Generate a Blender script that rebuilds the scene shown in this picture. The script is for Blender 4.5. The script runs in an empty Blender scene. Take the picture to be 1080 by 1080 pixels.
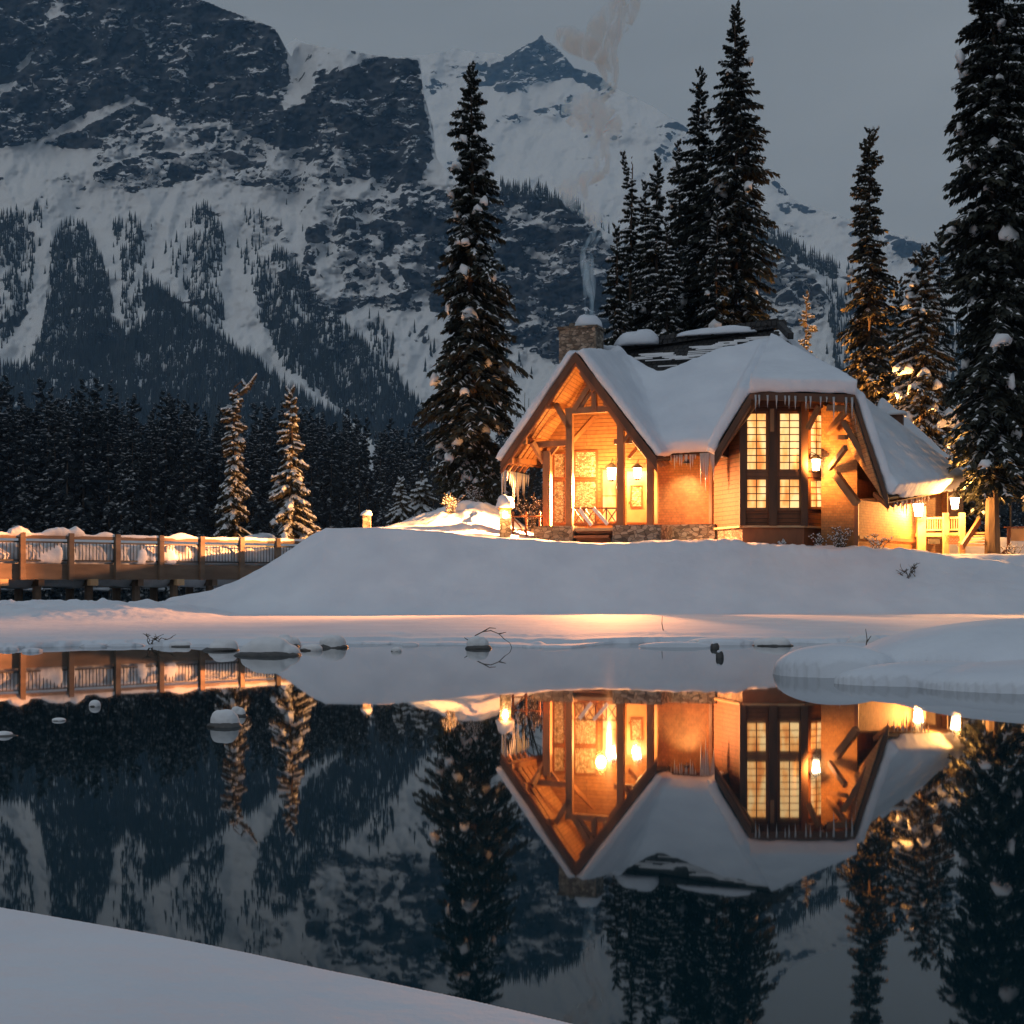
import bpy, bmesh, math, random
import numpy as np
from mathutils import Vector, Matrix, noise as mnoise
C = bpy.context.scene
COL = C.collection
R = math.radians
F = 1500.0; CX = 540.0; HY = 613.0; H0 = 1.24      # focal length in photo pixels, horizon row, eye height (m)

# ------------------------------------------------------------ camera, sky, sun, exposure
cam = bpy.data.cameras.new('camera'); cam.lens = 50; cam.sensor_width = 36
cam.shift_y = (HY-540)/1080.0; cam.clip_start = 0.1; cam.clip_end = 20000
camo = bpy.data.objects.new('camera', cam); COL.objects.link(camo)
camo.location = (0, 0, H0); camo.rotation_euler = (R(90), 0, 0); C.camera = camo

SUN_EL, SUN_AZ = 24.0, 215.0     # soft, weak light of a covered dusk sky from behind the left shoulder
w = bpy.data.worlds.new('World'); C.world = w; w.use_nodes = True
nt = w.node_tree; bg = nt.nodes['Background']
sky = nt.nodes.new('ShaderNodeTexSky'); sky.sky_type = 'NISHITA'; sky.sun_disc = False
sky.sun_elevation = R(SUN_EL); sky.sun_rotation = R(SUN_AZ); sky.dust_density = 3.0
hs = nt.nodes.new('ShaderNodeHueSaturation'); hs.inputs['Saturation'].default_value = 0.30
hs.inputs['Value'].default_value = 0.27
nt.links.new(sky.outputs[0], hs.inputs['Color'])
mx = nt.nodes.new('ShaderNodeMix'); mx.data_type = 'RGBA'
mx.inputs['Factor'].default_value = 0.80
nt.links.new(hs.outputs[0], mx.inputs[6])
mx.inputs[7].default_value = (2.24, 2.74, 3.32, 1)
wtc = nt.nodes.new('ShaderNodeTexCoord'); wmp = nt.nodes.new('ShaderNodeMapping'); wmp.inputs['Scale'].default_value = (1.2, 1.2, 4.0)
wn = nt.nodes.new('ShaderNodeTexNoise'); wn.inputs['Scale'].default_value = 2.2; wn.inputs['Detail'].default_value = 5
nt.links.new(wtc.outputs['Generated'], wmp.inputs[0]); nt.links.new(wmp.outputs[0], wn.inputs['Vector'])
wr = nt.nodes.new('ShaderNodeMapRange'); wr.inputs['From Min'].default_value = .3; wr.inputs['From Max'].default_value = .7
wr.inputs['To Min'].default_value = .86; wr.inputs['To Max'].default_value = 1.12; nt.links.new(wn.outputs['Fac'], wr.inputs[0])
wv = nt.nodes.new('ShaderNodeVectorMath'); wv.operation = 'SCALE'; nt.links.new(mx.outputs[2], wv.inputs[0]); 
wsx = nt.nodes.new('ShaderNodeSeparateXYZ'); nt.links.new(wtc.outputs['Generated'], wsx.inputs[0])      # cloud deck brighter overhead than low down
wz = nt.nodes.new('ShaderNodeMapRange'); wz.inputs['From Min'].default_value = .25; wz.inputs['From Max'].default_value = 1.0; wz.inputs['To Min'].default_value = 1.0; wz.inputs['To Max'].default_value = 1.45
nt.links.new(wsx.outputs['Z'], wz.inputs[0]); wm = nt.nodes.new('ShaderNodeMath'); wm.operation = 'MULTIPLY'
nt.links.new(wr.outputs[0], wm.inputs[0]); nt.links.new(wz.outputs[0], wm.inputs[1]); nt.links.new(wm.outputs[0], wv.inputs['Scale'])
nt.links.new(wv.outputs[0], bg.inputs['Color']); bg.inputs['Strength'].default_value = 0.093

sl = bpy.data.lights.new('sun', 'SUN'); sl.energy = 0.22; sl.angle = R(25); sl.color = (0.90, 0.95, 1.0)
so = bpy.data.objects.new('sun', sl); COL.objects.link(so)
_az = R(SUN_AZ); _el = R(SUN_EL)
sdir = Vector((math.sin(_az)*math.cos(_el), math.cos(_az)*math.cos(_el), math.sin(_el)))
so.rotation_euler = sdir.to_track_quat('Z', 'Y').to_euler()

C.view_settings.view_transform = 'Standard'; C.view_settings.look = 'None'
C.view_settings.exposure = 0.0; C.view_settings.gamma = 1.0
C.cycles.use_denoising = True
C.cycles.max_bounces = 7; C.cycles.diffuse_bounces = 3; C.cycles.glossy_bounces = 3
C.cycles.transmission_bounces = 4; C.cycles.volume_bounces = 6
C.cycles.caustics_reflective = False; C.cycles.caustics_refractive = False
C.cycles.sample_clamp_indirect = 4.0
C.cycles.volume_step_rate = 1.0; C.cycles.volume_max_steps = 128

# ------------------------------------------------------------ numeric helpers
def P(px, py, D):
    return Vector(((px-CX)*D/F, D, H0+(HY-py)*D/F))
def _hash(ix, iy, iz, seed):
    h = (ix*374761393 + iy*668265263 + iz*2147483647 + seed*974634777) & 0xffffffff
    h = ((h ^ (h >> 13))*1274126177) & 0xffffffff
    h = (h ^ (h >> 16)) & 0xffffffff
    return h.astype(np.float64)/4294967295.0
def vnoise(x, y, z=None, seed=0):
    x = np.asarray(x, float); y = np.asarray(y, float)
    z = np.zeros_like(x) if z is None else np.asarray(z, float)
    xi = np.floor(x).astype(np.int64); yi = np.floor(y).astype(np.int64); zi = np.floor(z).astype(np.int64)
    fx = x-xi; fy = y-yi; fz = z-zi
    fx = fx*fx*(3-2*fx); fy = fy*fy*(3-2*fy); fz = fz*fz*(3-2*fz)
    r = 0
    for dx in (0, 1):
        for dy in (0, 1):
            for dz in (0, 1):
                wgt = (fx if dx else 1-fx)*(fy if dy else 1-fy)*(fz if dz else 1-fz)
                r = r + wgt*_hash(xi+dx, yi+dy, zi+dz, seed)
    return r*2-1
def fbm(x, y, z=None, seed=0, octs=5, gain=0.5):
    a = 1.0; s = 0; n = 0
    for o in range(octs):
        s = s + a*vnoise(x*2**o, y*2**o, None if z is None else z*2**o, seed+o*17); n += a; a *= gain
    return s/n
def sm(x, a, b):
    t = np.clip((x-a)/(b-a), 0, 1); return t*t*(3-2*t)

# ------------------------------------------------------------ object helpers
def tag(o, label=None, cat=None, group=None, kind=None):
    if label: o['label'] = label
    if cat: o['category'] = cat
    if group: o['group'] = group
    if kind: o['kind'] = kind
    return o
def thing(name, label, cat, loc=(0, 0, 0), rz=0, group=None):
    o = bpy.data.objects.new(name, None); COL.objects.link(o); o.empty_display_size = 0.3
    o.location = loc; o.rotation_euler = (0, 0, rz)
    return tag(o, label, cat, group)
def link(name, me, parent=None, label=None):
    o = bpy.data.objects.new(name, me); COL.objects.link(o)
    if parent is not None: o.parent = parent
    if label: o['label'] = label
    return o
def copy_tree(o, parent=None):
    c = o.copy(); COL.objects.link(c); c.parent = parent
    for ch in list(o.children): copy_tree(ch, c)
    return c
def npmesh(name, V, Fc, mats, smooth=False, midx=None, uv=None):
    """V (n,3) array; Fc list of faces or (m,k) array"""
    me = bpy.data.meshes.new(name)
    V = np.asarray(V, dtype=np.float32)
    if isinstance(Fc, np.ndarray):
        m, k = Fc.shape
        me.vertices.add(len(V)); me.vertices.foreach_set('co', V.ravel())
        me.loops.add(m*k); me.loops.foreach_set('vertex_index', Fc.astype(np.int32).ravel())
        me.polygons.add(m)
        me.polygons.foreach_set('loop_start', np.arange(0, m*k, k, dtype=np.int32))
        me.polygons.foreach_set('loop_total', np.full(m, k, dtype=np.int32))
    else:
        me.from_pydata([tuple(map(float, v)) for v in V], [], Fc)
    for mt in mats: me.materials.append(mt)
    if midx is not None: me.polygons.foreach_set('material_index', np.asarray(midx, dtype=np.int32))
    me.polygons.foreach_set('use_smooth', np.full(len(me.polygons), smooth))
    if uv is not None:
        l = me.uv_layers.new(name='UVMap'); l.data.foreach_set('uv', np.asarray(uv, dtype=np.float32).ravel())
    me.update(); me.validate()
    return me

class MB:
    def __init__(s): s.v = []; s.f = []; s.uv = []; s.m = []
    def poly(s, pts, mi=0, uv0=None):
        b = len(s.v); pts = [Vector(p) for p in pts]
        s.v += [tuple(p) for p in pts]; s.f.append(list(range(b, b+len(pts)))); s.m.append(mi)
        n = Vector((0, 0, 0))
        for i in range(len(pts)): n += pts[i].cross(pts[(i+1) % len(pts)])
        if n.length < 1e-9: n = Vector((0, 0, 1))
        n.normalize()
        e = Vector((0, 0, 1)).cross(n)
        e = e.normalized() if e.length > .2 else (pts[1]-pts[0]).normalized()
        g = n.cross(e)
        for p in pts: s.uv.append((p.dot(e), p.dot(g)))
    def hexa(s, c, mi=0):
        """c: 8 corners, bottom ring 0-3 (ccw from above), top ring 4-7"""
        for q in ((3, 2, 1, 0), (4, 5, 6, 7), (0, 1, 5, 4), (1, 2, 6, 5), (2, 3, 7, 6), (3, 0, 4, 7)):
            s.poly([c[i] for i in q], mi)
    def box(s, c, d, rz=0, mi=0):
        m = Matrix.Rotation(rz, 3, 'Z'); c = Vector(c); dx, dy, dz = [k/2 for k in d]
        s.hexa([c+m @ Vector(k) for k in ((-dx, -dy, -dz), (dx, -dy, -dz), (dx, dy, -dz), (-dx, dy, -dz),
                                          (-dx, -dy, dz), (dx, -dy, dz), (dx, dy, dz), (-dx, dy, dz))], mi)
    def beam(s, p0, p1, wd, ht, mi=0, up=(0, 0, 1), axis=None):
        p0 = Vector(p0); p1 = Vector(p1); d = (p1-p0).normalized()
        x = d.cross(Vector(up))
        if x.length < 1e-3: x = Vector(axis) if axis is not None else Vector((1, 0, 0))
        x.normalize(); y = x.cross(d).normalized(); x = x*wd/2; y = y*ht/2
        s.hexa([p0-x-y, p0+x-y, p1+x-y, p1-x-y, p0-x+y, p0+x+y, p1+x+y, p1-x+y], mi)
    def prism(s, pts, off, mi=0):
        """closed slab between a polygon and the same polygon moved by off"""
        a = [Vector(p) for p in pts]; o = Vector(off); b = [p+o for p in a]
        s.poly(b, mi); s.poly(a[::-1], mi)
        for i in range(len(a)):
            j = (i+1) % len(a); s.poly([a[i], a[j], b[j], b[i]], mi)
    def tube(s, pts, rad, n=7, mi=0):
        pts = [Vector(p) for p in pts]; rings = []
        for i, p in enumerate(pts):
            d = (pts[min(i+1, len(pts)-1)]-pts[max(i-1, 0)]).normalized()
            a = d.orthogonal().normalized() if abs(d.z) < .95 else Vector((1, 0, 0))
            a = (a-d*a.dot(d)).normalized(); b = d.cross(a)
            r = rad[i] if isinstance(rad, (list, tuple)) else rad
            rings.append([p+a*math.cos(2*math.pi*k/n)*r+b*math.sin(2*math.pi*k/n)*r for k in range(n)])
        for i in range(len(rings)-1):
            for k in range(n):
                s.poly([rings[i][k], rings[i][(k+1) % n], rings[i+1][(k+1) % n], rings[i+1][k]], mi)
        s.poly(rings[0][::-1], mi); s.poly(rings[-1], mi)
    def mesh(s, name, mats, smooth=False, merge=False):
        me = bpy.data.meshes.new(name); me.from_pydata(s.v, [], s.f)
        if not isinstance(mats, (list, tuple)): mats = [mats]
        for m in mats: me.materials.append(m)
        me.polygons.foreach_set('material_index', s.m)
        me.uv_layers.new(name='UVMap').data.foreach_set('uv', [c for q in s.uv for c in q])
        bm = bmesh.new(); bm.from_mesh(me)
        if merge or smooth: bmesh.ops.remove_doubles(bm, verts=bm.verts, dist=1e-4)
        bm.to_mesh(me); bm.free()
        if smooth: me.polygons.foreach_set('use_smooth', [True]*len(me.polygons))
        me.update(); return me
    def obj(s, name, mats, parent=None, smooth=False, bevel=0, label=None):
        o = link(name, s.mesh(name, mats, smooth), parent, label)
        if bevel:
            wd = o.modifiers.new('w', 'WELD'); wd.merge_threshold = 1e-4
            b = o.modifiers.new('b', 'BEVEL'); b.width = bevel; b.segments = 2; b.limit_method = 'ANGLE'
        return o
def bake(o):
    """apply the modifiers of o"""
    dg = bpy.context.evaluated_depsgraph_get(); dg.update()
    me = bpy.data.meshes.new_from_object(o.evaluated_get(dg)); o.modifiers.clear(); o.data = me
    return me

# ------------------------------------------------------------ materials
def mat(name):
    m = bpy.data.materials.new(name); m.use_nodes = True
    return m, m.node_tree, m.node_tree.nodes['Principled BSDF']
def N(nt, t, **k):
    n = nt.nodes.new('ShaderNode'+t)
    for a, b in k.items():
        if a in n.inputs.keys(): n.inputs[a].default_value = b
        else: setattr(n, a, b)
    return n
def ramp(nt, src, stops):
    r = nt.nodes.new('ShaderNodeValToRGB'); e = r.color_ramp.elements
    e[0].position, e[0].color = stops[0][0], (*stops[0][1], 1)
    e[1].position, e[1].color = stops[-1][0], (*stops[-1][1], 1)
    for p, c in stops[1:-1]:
        k = e.new(p); k.color = (*c, 1)
    nt.links.new(src, r.inputs[0]); return r.outputs[0]
def coords(nt, kind, scale):
    tc = N(nt, 'TexCoord'); mp = N(nt, 'Mapping'); mp.inputs['Scale'].default_value = scale
    nt.links.new(tc.outputs[kind], mp.inputs[0]); return mp.outputs[0]
def bump(nt, bs, h, strength, dist):
    b = N(nt, 'Bump', Strength=strength, Distance=dist); nt.links.new(h, b.inputs['Height'])
    nt.links.new(b.outputs[0], bs.inputs['Normal'])
def noisy(name, stops, scale=3, rough=.8, bstr=.3, bdist=.02, coord='Object', detail=6, stretch=(1, 1, 1), bscale=None):
    m, nt, bs = mat(name)
    co = coords(nt, coord, stretch)
    n = N(nt, 'TexNoise', Scale=scale, Detail=detail); nt.links.new(co, n.inputs['Vector'])
    nt.links.new(ramp(nt, n.outputs['Fac'], stops), bs.inputs['Base Color'])
    bs.inputs['Roughness'].default_value = rough
    n2 = N(nt, 'TexNoise', Scale=bscale or scale*3, Detail=8); nt.links.new(co, n2.inputs['Vector'])
    if bstr: bump(nt, bs, n2.outputs['Fac'], bstr, bdist)
    return m
M = {}
M['snow'] = noisy('snow', [(.3, (.64, .68, .75)), (.7, (.74, .78, .84))], scale=.7, rough=.7, bstr=.55, bdist=.06, bscale=4)
_nt = M['snow'].node_tree; _bm = [n for n in _nt.nodes if n.type == 'BUMP'][0]        # fine wind crust over the broad lumps
_g = N(_nt, 'TexNoise', Scale=38, Detail=4); _nt.links.new(coords(_nt, 'Object', (1, 1, 1)), _g.inputs['Vector'])
_b2 = N(_nt, 'Bump', Strength=.35, Distance=.006); _nt.links.new(_g.outputs['Fac'], _b2.inputs['Height']); _nt.links.new(_bm.outputs[0], _b2.inputs['Normal'])
_nt.links.new(_b2.outputs[0], _nt.nodes['Principled BSDF'].inputs['Normal'])
M['snow_clump'] = noisy('snow_clump', [(.3, (.70, .71, .74)), (.7, (.82, .82, .83))], scale=2, rough=.8, bstr=.4, bdist=.05, bscale=7)
M['snow_dust'] = noisy('snow_dust', [(.3, (.22, .23, .25)), (.7, (.48, .49, .50))], scale=1.2, rough=.9, bstr=0)
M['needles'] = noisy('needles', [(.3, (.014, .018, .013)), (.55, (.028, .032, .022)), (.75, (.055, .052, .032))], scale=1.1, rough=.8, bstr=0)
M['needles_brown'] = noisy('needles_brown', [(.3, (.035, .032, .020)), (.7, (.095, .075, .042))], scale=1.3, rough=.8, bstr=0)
M['forest_needles'] = noisy('forest_needles', [(.3, (.008, .013, .016)), (.7, (.022, .030, .034))], scale=.5, rough=.9, bstr=0)
M['bark'] = noisy('bark', [(.3, (.045, .03, .02)), (.7, (.13, .085, .055))], scale=5, rough=.95, bstr=.8, bdist=.03, stretch=(1, 1, .2))
M['twig'] = noisy('twig', [(.3, (.05, .035, .025)), (.7, (.12, .09, .06))], scale=6, rough=.9, bstr=0)
M['timber'] = noisy('timber', [(.3, (.16, .070, .026)), (.7, (.32, .15, .06))], scale=2.5, rough=.6, bstr=.4, bdist=.006, stretch=(1, 1, .25), coord='Object')
M['dark_timber'] = noisy('dark_timber', [(.3, (.055, .022, .009)), (.7, (.12, .048, .019))], scale=2.5, rough=.65, bstr=.4, bdist=.006, stretch=(1, 1, .3))
M['brown_timber'] = noisy('brown_timber', [(.3, (.15, .052, .018)), (.7, (.26, .095, .034))], scale=2.2, rough=.6, bstr=.4, bdist=.008, stretch=(1, 1, .3))
M['bridge_wood'] = noisy('bridge_wood', [(.3, (.10, .066, .045)), (.7, (.22, .15, .10))], scale=1.6, rough=.75, bstr=.4, bdist=.01, stretch=(.4, .4, 1.5))
M['pale_wood'] = noisy('pale_wood', [(.3, (.42, .25, .12)), (.7, (.58, .37, .20))], scale=2.0, rough=.6, bstr=.3, bdist=.005)
M['iron'] = noisy('iron', [(.3, (.02, .02, .02)), (.7, (.05, .045, .04))], scale=9, rough=.5, bstr=.1)
M['wet_rock'] = noisy('wet_rock', [(.3, (.03, .03, .035)), (.7, (.10, .095, .09))], scale=3, rough=.5, bstr=.7, bdist=.05)
M['shingle_roof'] = None

def plank_mat(name, c1, c2, mortar, bw, rh, msize=.02, rough=.75, offset=.5, bdist=.02):
    m, nt, bs = mat(name)
    tc = N(nt, 'TexCoord')
    b = N(nt, 'TexBrick'); b.offset = offset; b.squash = 1.0
    b.inputs['Scale'].default_value = 1; b.inputs['Color1'].default_value = (*c1, 1)
    b.inputs['Color2'].default_value = (*c2, 1); b.inputs['Mortar'].default_value = (*mortar, 1)
    b.inputs['Mortar Size'].default_value = msize; b.inputs['Mortar Smooth'].default_value = .3
    b.inputs['Brick Width'].default_value = bw; b.inputs['Row Height'].default_value = rh
    nt.links.new(tc.outputs['UV'], b.inputs['Vector'])
    n = N(nt, 'TexNoise', Scale=6, Detail=6); nt.links.new(tc.outputs['UV'], n.inputs['Vector'])
    mxx = N(nt, 'Mix', data_type='RGBA', blend_type='MULTIPLY'); mxx.inputs['Factor'].default_value = .7
    nt.links.new(b.outputs['Color'], mxx.inputs[6])
    nt.links.new(ramp(nt, n.outputs['Fac'], [(.3, (.55, .55, .55)), (.7, (1, 1, 1))]), mxx.inputs[7])
    nt.links.new(mxx.outputs[2], bs.inputs['Base Color']); bs.inputs['Roughness'].default_value = rough
    bump(nt, bs, b.outputs['Fac'], -.8 if False else .8, -bdist)
    return m
M['shingle_wall'] = plank_mat('shingle_wall', (.46, .21, .065), (.37, .155, .048), (.26, .14, .06), .13, .10, .008)
M['dark_siding'] = plank_mat('dark_siding', (.19, .062, .020), (.15, .05, .016), (.045, .02, .01), 2.4, .16, .012)
M['soffit'] = plank_mat('soffit', (.42, .22, .09), (.34, .17, .07), (.14, .06, .03), 3.0, .15, .01)
M['shingle_roof'] = plank_mat('shingle_roof', (.030, .030, .034), (.055, .052, .05), (.008, .008, .009), .22, .28, .03, .8, .5, .05)

def stone_mat(name, cols, scale, gap=.06, mortar=(.05, .045, .04)):
    m, nt, bs = mat(name)
    tc = N(nt, 'TexCoord'); mp = N(nt, 'Mapping'); mp.inputs['Scale'].default_value = (1, 1, 1.7)
    nt.links.new(tc.outputs['Object'], mp.inputs[0])
    v = N(nt, 'TexVoronoi', Scale=scale); nt.links.new(mp.outputs[0], v.inputs['Vector'])
    e = N(nt, 'TexVoronoi', feature='DISTANCE_TO_EDGE', Scale=scale); nt.links.new(mp.outputs[0], e.inputs['Vector'])
    sep = N(nt, 'SeparateColor'); nt.links.new(v.outputs['Color'], sep.inputs[0])
    c = ramp(nt, sep.outputs[0], cols)
    g = N(nt, 'MapRange'); g.inputs['From Max'].default_value = gap; nt.links.new(e.outputs['Distance'], g.inputs[0])
    mxx = N(nt, 'Mix', data_type='RGBA'); nt.links.new(g.outputs[0], mxx.inputs['Factor'])
    mxx.inputs[6].default_value = (*mortar, 1); nt.links.new(c, mxx.inputs[7])
    nt.links.new(mxx.outputs[2], bs.inputs['Base Color']); bs.inputs['Roughness'].default_value = .85
    bump(nt, bs, g.outputs[0], .9, .04); return m
M['stone'] = stone_mat('stone', [(.1, (.12, .09, .065)), (.5, (.25, .2, .15)), (.9, (.38, .32, .25))], 5)
M['pebble_glass'] = stone_mat('pebble_glass', [(.1, (.30, .22, .13)), (.5, (.55, .44, .30)), (.9, (.75, .66, .5))], 11, .09, (.10, .06, .03))

def emis(name, col, st, tex=None):
    m, nt, bs = mat(name)
    bs.inputs['Base Color'].default_value = (.3, .2, .1, 1)
    bs.inputs['Emission Color'].default_value = (*col, 1); bs.inputs['Emission Strength'].default_value = st
    if tex:
        n = N(nt, 'TexNoise', Scale=tex[0], Detail=3); nt.links.new(coords(nt, 'Object', (1, 1, .35)), n.inputs['Vector'])
        nt.links.new(ramp(nt, n.outputs['Fac'], tex[1]), bs.inputs['Emission Color'])
    return m
M['lit_glass'] = emis('lit_glass', (1, .5, .17), 1.35, (2.2, [(.36, (.70, .20, .03)), (.47, (.95, .42, .11)), (.60, (1, .66, .28))]))
M['lamp_glass'] = emis('lamp_glass', (1, .80, .50), 30)
m, nt, bs = mat('ice'); M['ice'] = m
bs.inputs['Base Color'].default_value = (.75, .78, .8, 1); bs.inputs['Roughness'].default_value = .12
bs.inputs['Transmission Weight'].default_value = .45; bs.inputs['IOR'].default_value = 1.31

m, nt, bs = mat('water'); M['water'] = m
bs.inputs['Base Color'].default_value = (.005, .022, .030, 1); bs.inputs['Roughness'].default_value = .02
bs.inputs['IOR'].default_value = 1.50
n = N(nt, 'TexNoise', Scale=1.0, Detail=2); nt.links.new(coords(nt, 'Object', (.9, .35, 1)), n.inputs['Vector'])
bump(nt, bs, n.outputs['Fac'], .05, .012)

RG, RM = -1.0, .9
def mountain_mat(name, rock_cols, sc):
    """snow where the cover attribute is low, bare rock where it is high, broken up along strata and gullies"""
    m, nt, bs = mat(name)
    at = N(nt, 'Attribute', attribute_name='bare')
    co = coords(nt, 'Object', (.009*sc, .009*sc, .017*sc)); co.node.inputs['Rotation'].default_value = (0, .45, 0)
    n1 = N(nt, 'TexNoise', Scale=1, Detail=11, Roughness=.68, Distortion=1.3); nt.links.new(co, n1.inputs['Vector'])
    co2 = coords(nt, 'Object', (.014*sc, .014*sc, .030*sc)); co2.node.inputs['Rotation'].default_value = (0, -.30, 0)
    n2 = N(nt, 'TexNoise', Scale=1, Detail=9, Roughness=.62, Lacunarity=2.1, Distortion=.5); n2.noise_type = 'RIDGED_MULTIFRACTAL'; n2.normalize = True
    n2.inputs['Offset'].default_value = 1.0; n2.inputs['Gain'].default_value = 1.6
    nt.links.new(co2, n2.inputs['Vector'])
    co4 = coords(nt, 'Object', (.06*sc, .06*sc, .05*sc)); n4 = N(nt, 'TexNoise', Scale=1, Detail=8, Roughness=.75); nt.links.new(co4, n4.inputs['Vector'])
    a = N(nt, 'Math', operation='MULTIPLY_ADD'); nt.links.new(n1.outputs['Fac'], a.inputs[0]); a.inputs[1].default_value = 1.5; a.inputs[2].default_value = -.75
    a4 = N(nt, 'Math', operation='MULTIPLY_ADD'); nt.links.new(n4.outputs['Fac'], a4.inputs[0]); a4.inputs[1].default_value = .9; a4.inputs[2].default_value = -.45
    aa = N(nt, 'Math', operation='ADD'); nt.links.new(a.outputs[0], aa.inputs[0]); nt.links.new(a4.outputs[0], aa.inputs[1]); a = aa
    b = N(nt, 'Math', operation='MULTIPLY_ADD'); nt.links.new(n2.outputs['Fac'], b.inputs[0]); b.inputs[1].default_value = RG; b.inputs[2].default_value = -RG*RM
    s1 = N(nt, 'Math', operation='ADD'); nt.links.new(a.outputs[0], s1.inputs[0]); nt.links.new(b.outputs[0], s1.inputs[1])
    s2 = N(nt, 'Math', operation='ADD'); at2 = N(nt, 'Math', operation='MULTIPLY_ADD'); nt.links.new(at.outputs['Fac'], at2.inputs[0]); at2.inputs[1].default_value = 1.35; at2.inputs[2].default_value = -.12
    nt.links.new(s1.outputs[0], s2.inputs[0]); nt.links.new(at2.outputs[0], s2.inputs[1])
    ge = N(nt, 'NewGeometry'); sx = N(nt, 'SeparateXYZ'); nt.links.new(ge.outputs['Normal'], sx.inputs[0])
    nz_ = N(nt, 'Math', operation='ABSOLUTE'); nt.links.new(sx.outputs['Z'], nz_.inputs[0])
    c_ = N(nt, 'Math', operation='MULTIPLY_ADD'); nt.links.new(nz_.outputs[0], c_.inputs[0]); c_.inputs[1].default_value = -.8; c_.inputs[2].default_value = .52
    s3 = N(nt, 'Math', operation='ADD'); nt.links.new(s2.outputs[0], s3.inputs[0]); nt.links.new(c_.outputs[0], s3.inputs[1]); s2 = s3
    mr = N(nt, 'MapRange', interpolation_type='SMOOTHSTEP'); mr.inputs['From Min'].default_value = .44; mr.inputs['From Max'].default_value = .58
    nt.links.new(s2.outputs[0], mr.inputs[0])
    co3 = coords(nt, 'Object', (.03*sc, .03*sc, .012*sc))
    n3 = N(nt, 'TexNoise', Scale=1, Detail=10, Roughness=.7); nt.links.new(co3, n3.inputs['Vector'])
    rc = ramp(nt, n3.outputs['Fac'], rock_cols)
    sn = ramp(nt, n1.outputs['Fac'], [(.3, (.76, .79, .83)), (.7, (.86, .88, .90))])
    mxx = N(nt, 'Mix', data_type='RGBA'); nt.links.new(mr.outputs[0], mxx.inputs['Factor'])
    nt.links.new(sn, mxx.inputs[6]); nt.links.new(rc, mxx.inputs[7])
    nt.links.new(mxx.outputs[2], bs.inputs['Base Color']); bs.inputs['Roughness'].default_value = .9
    bump(nt, bs, n3.outputs['Fac'], .6, 18/sc); return m
ROCKC = [(.25, (.010, .012, .015)), (.48, (.030, .032, .036)), (.62, (.055, .054, .055)), (.8, (.12, .12, .122))]
M['mountain'] = mountain_mat('mountain', ROCKC, 1.0)
M['peak'] = mountain_mat('peak', ROCKC, .55)
M['hill_trees'] = noisy('hill_trees', [(.3, (.012, .016, .015)), (.6, (.03, .036, .032)), (.8, (.07, .075, .075))], scale=.06, rough=.95, bstr=0)

# ------------------------------------------------------------ near terrain
def capmax(z, x, y, cx, cy, rx, ry, h, p=.5, rot=0):
    c, s = math.cos(rot), math.sin(rot); dx = x-cx; dy = y-cy
    r2 = ((dx*c+dy*s)/rx)**2+((-dx*s+dy*c)/ry)**2
    v = np.where(r2 < 1, h*np.power(np.clip(1-r2, 0, 1), p)+.0, -1)
    d = v-z; k = .06
    return np.where(v < 0, z, np.maximum(z, v)+np.where(z > 0, 0*k, 0))
CRX = np.array([-400, 100, 150, 190, 225, 255, 282, 308, 328, 345, 400, 450, 530, 620, 700, 740, 765, 800, 870, 940, 1000, 1080, 1300], float)
CRY = np.array([636, 635, 632, 629, 623, 612, 597, 581, 566, 557, 555.5, 561, 568, 572, 572.5, 571, 570, 574, 578, 579, 586, 597, 602], float)
CRW = (CRX-CX)*51.0/F; CRZ = H0+(HY-CRY)*51.0/F
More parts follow.
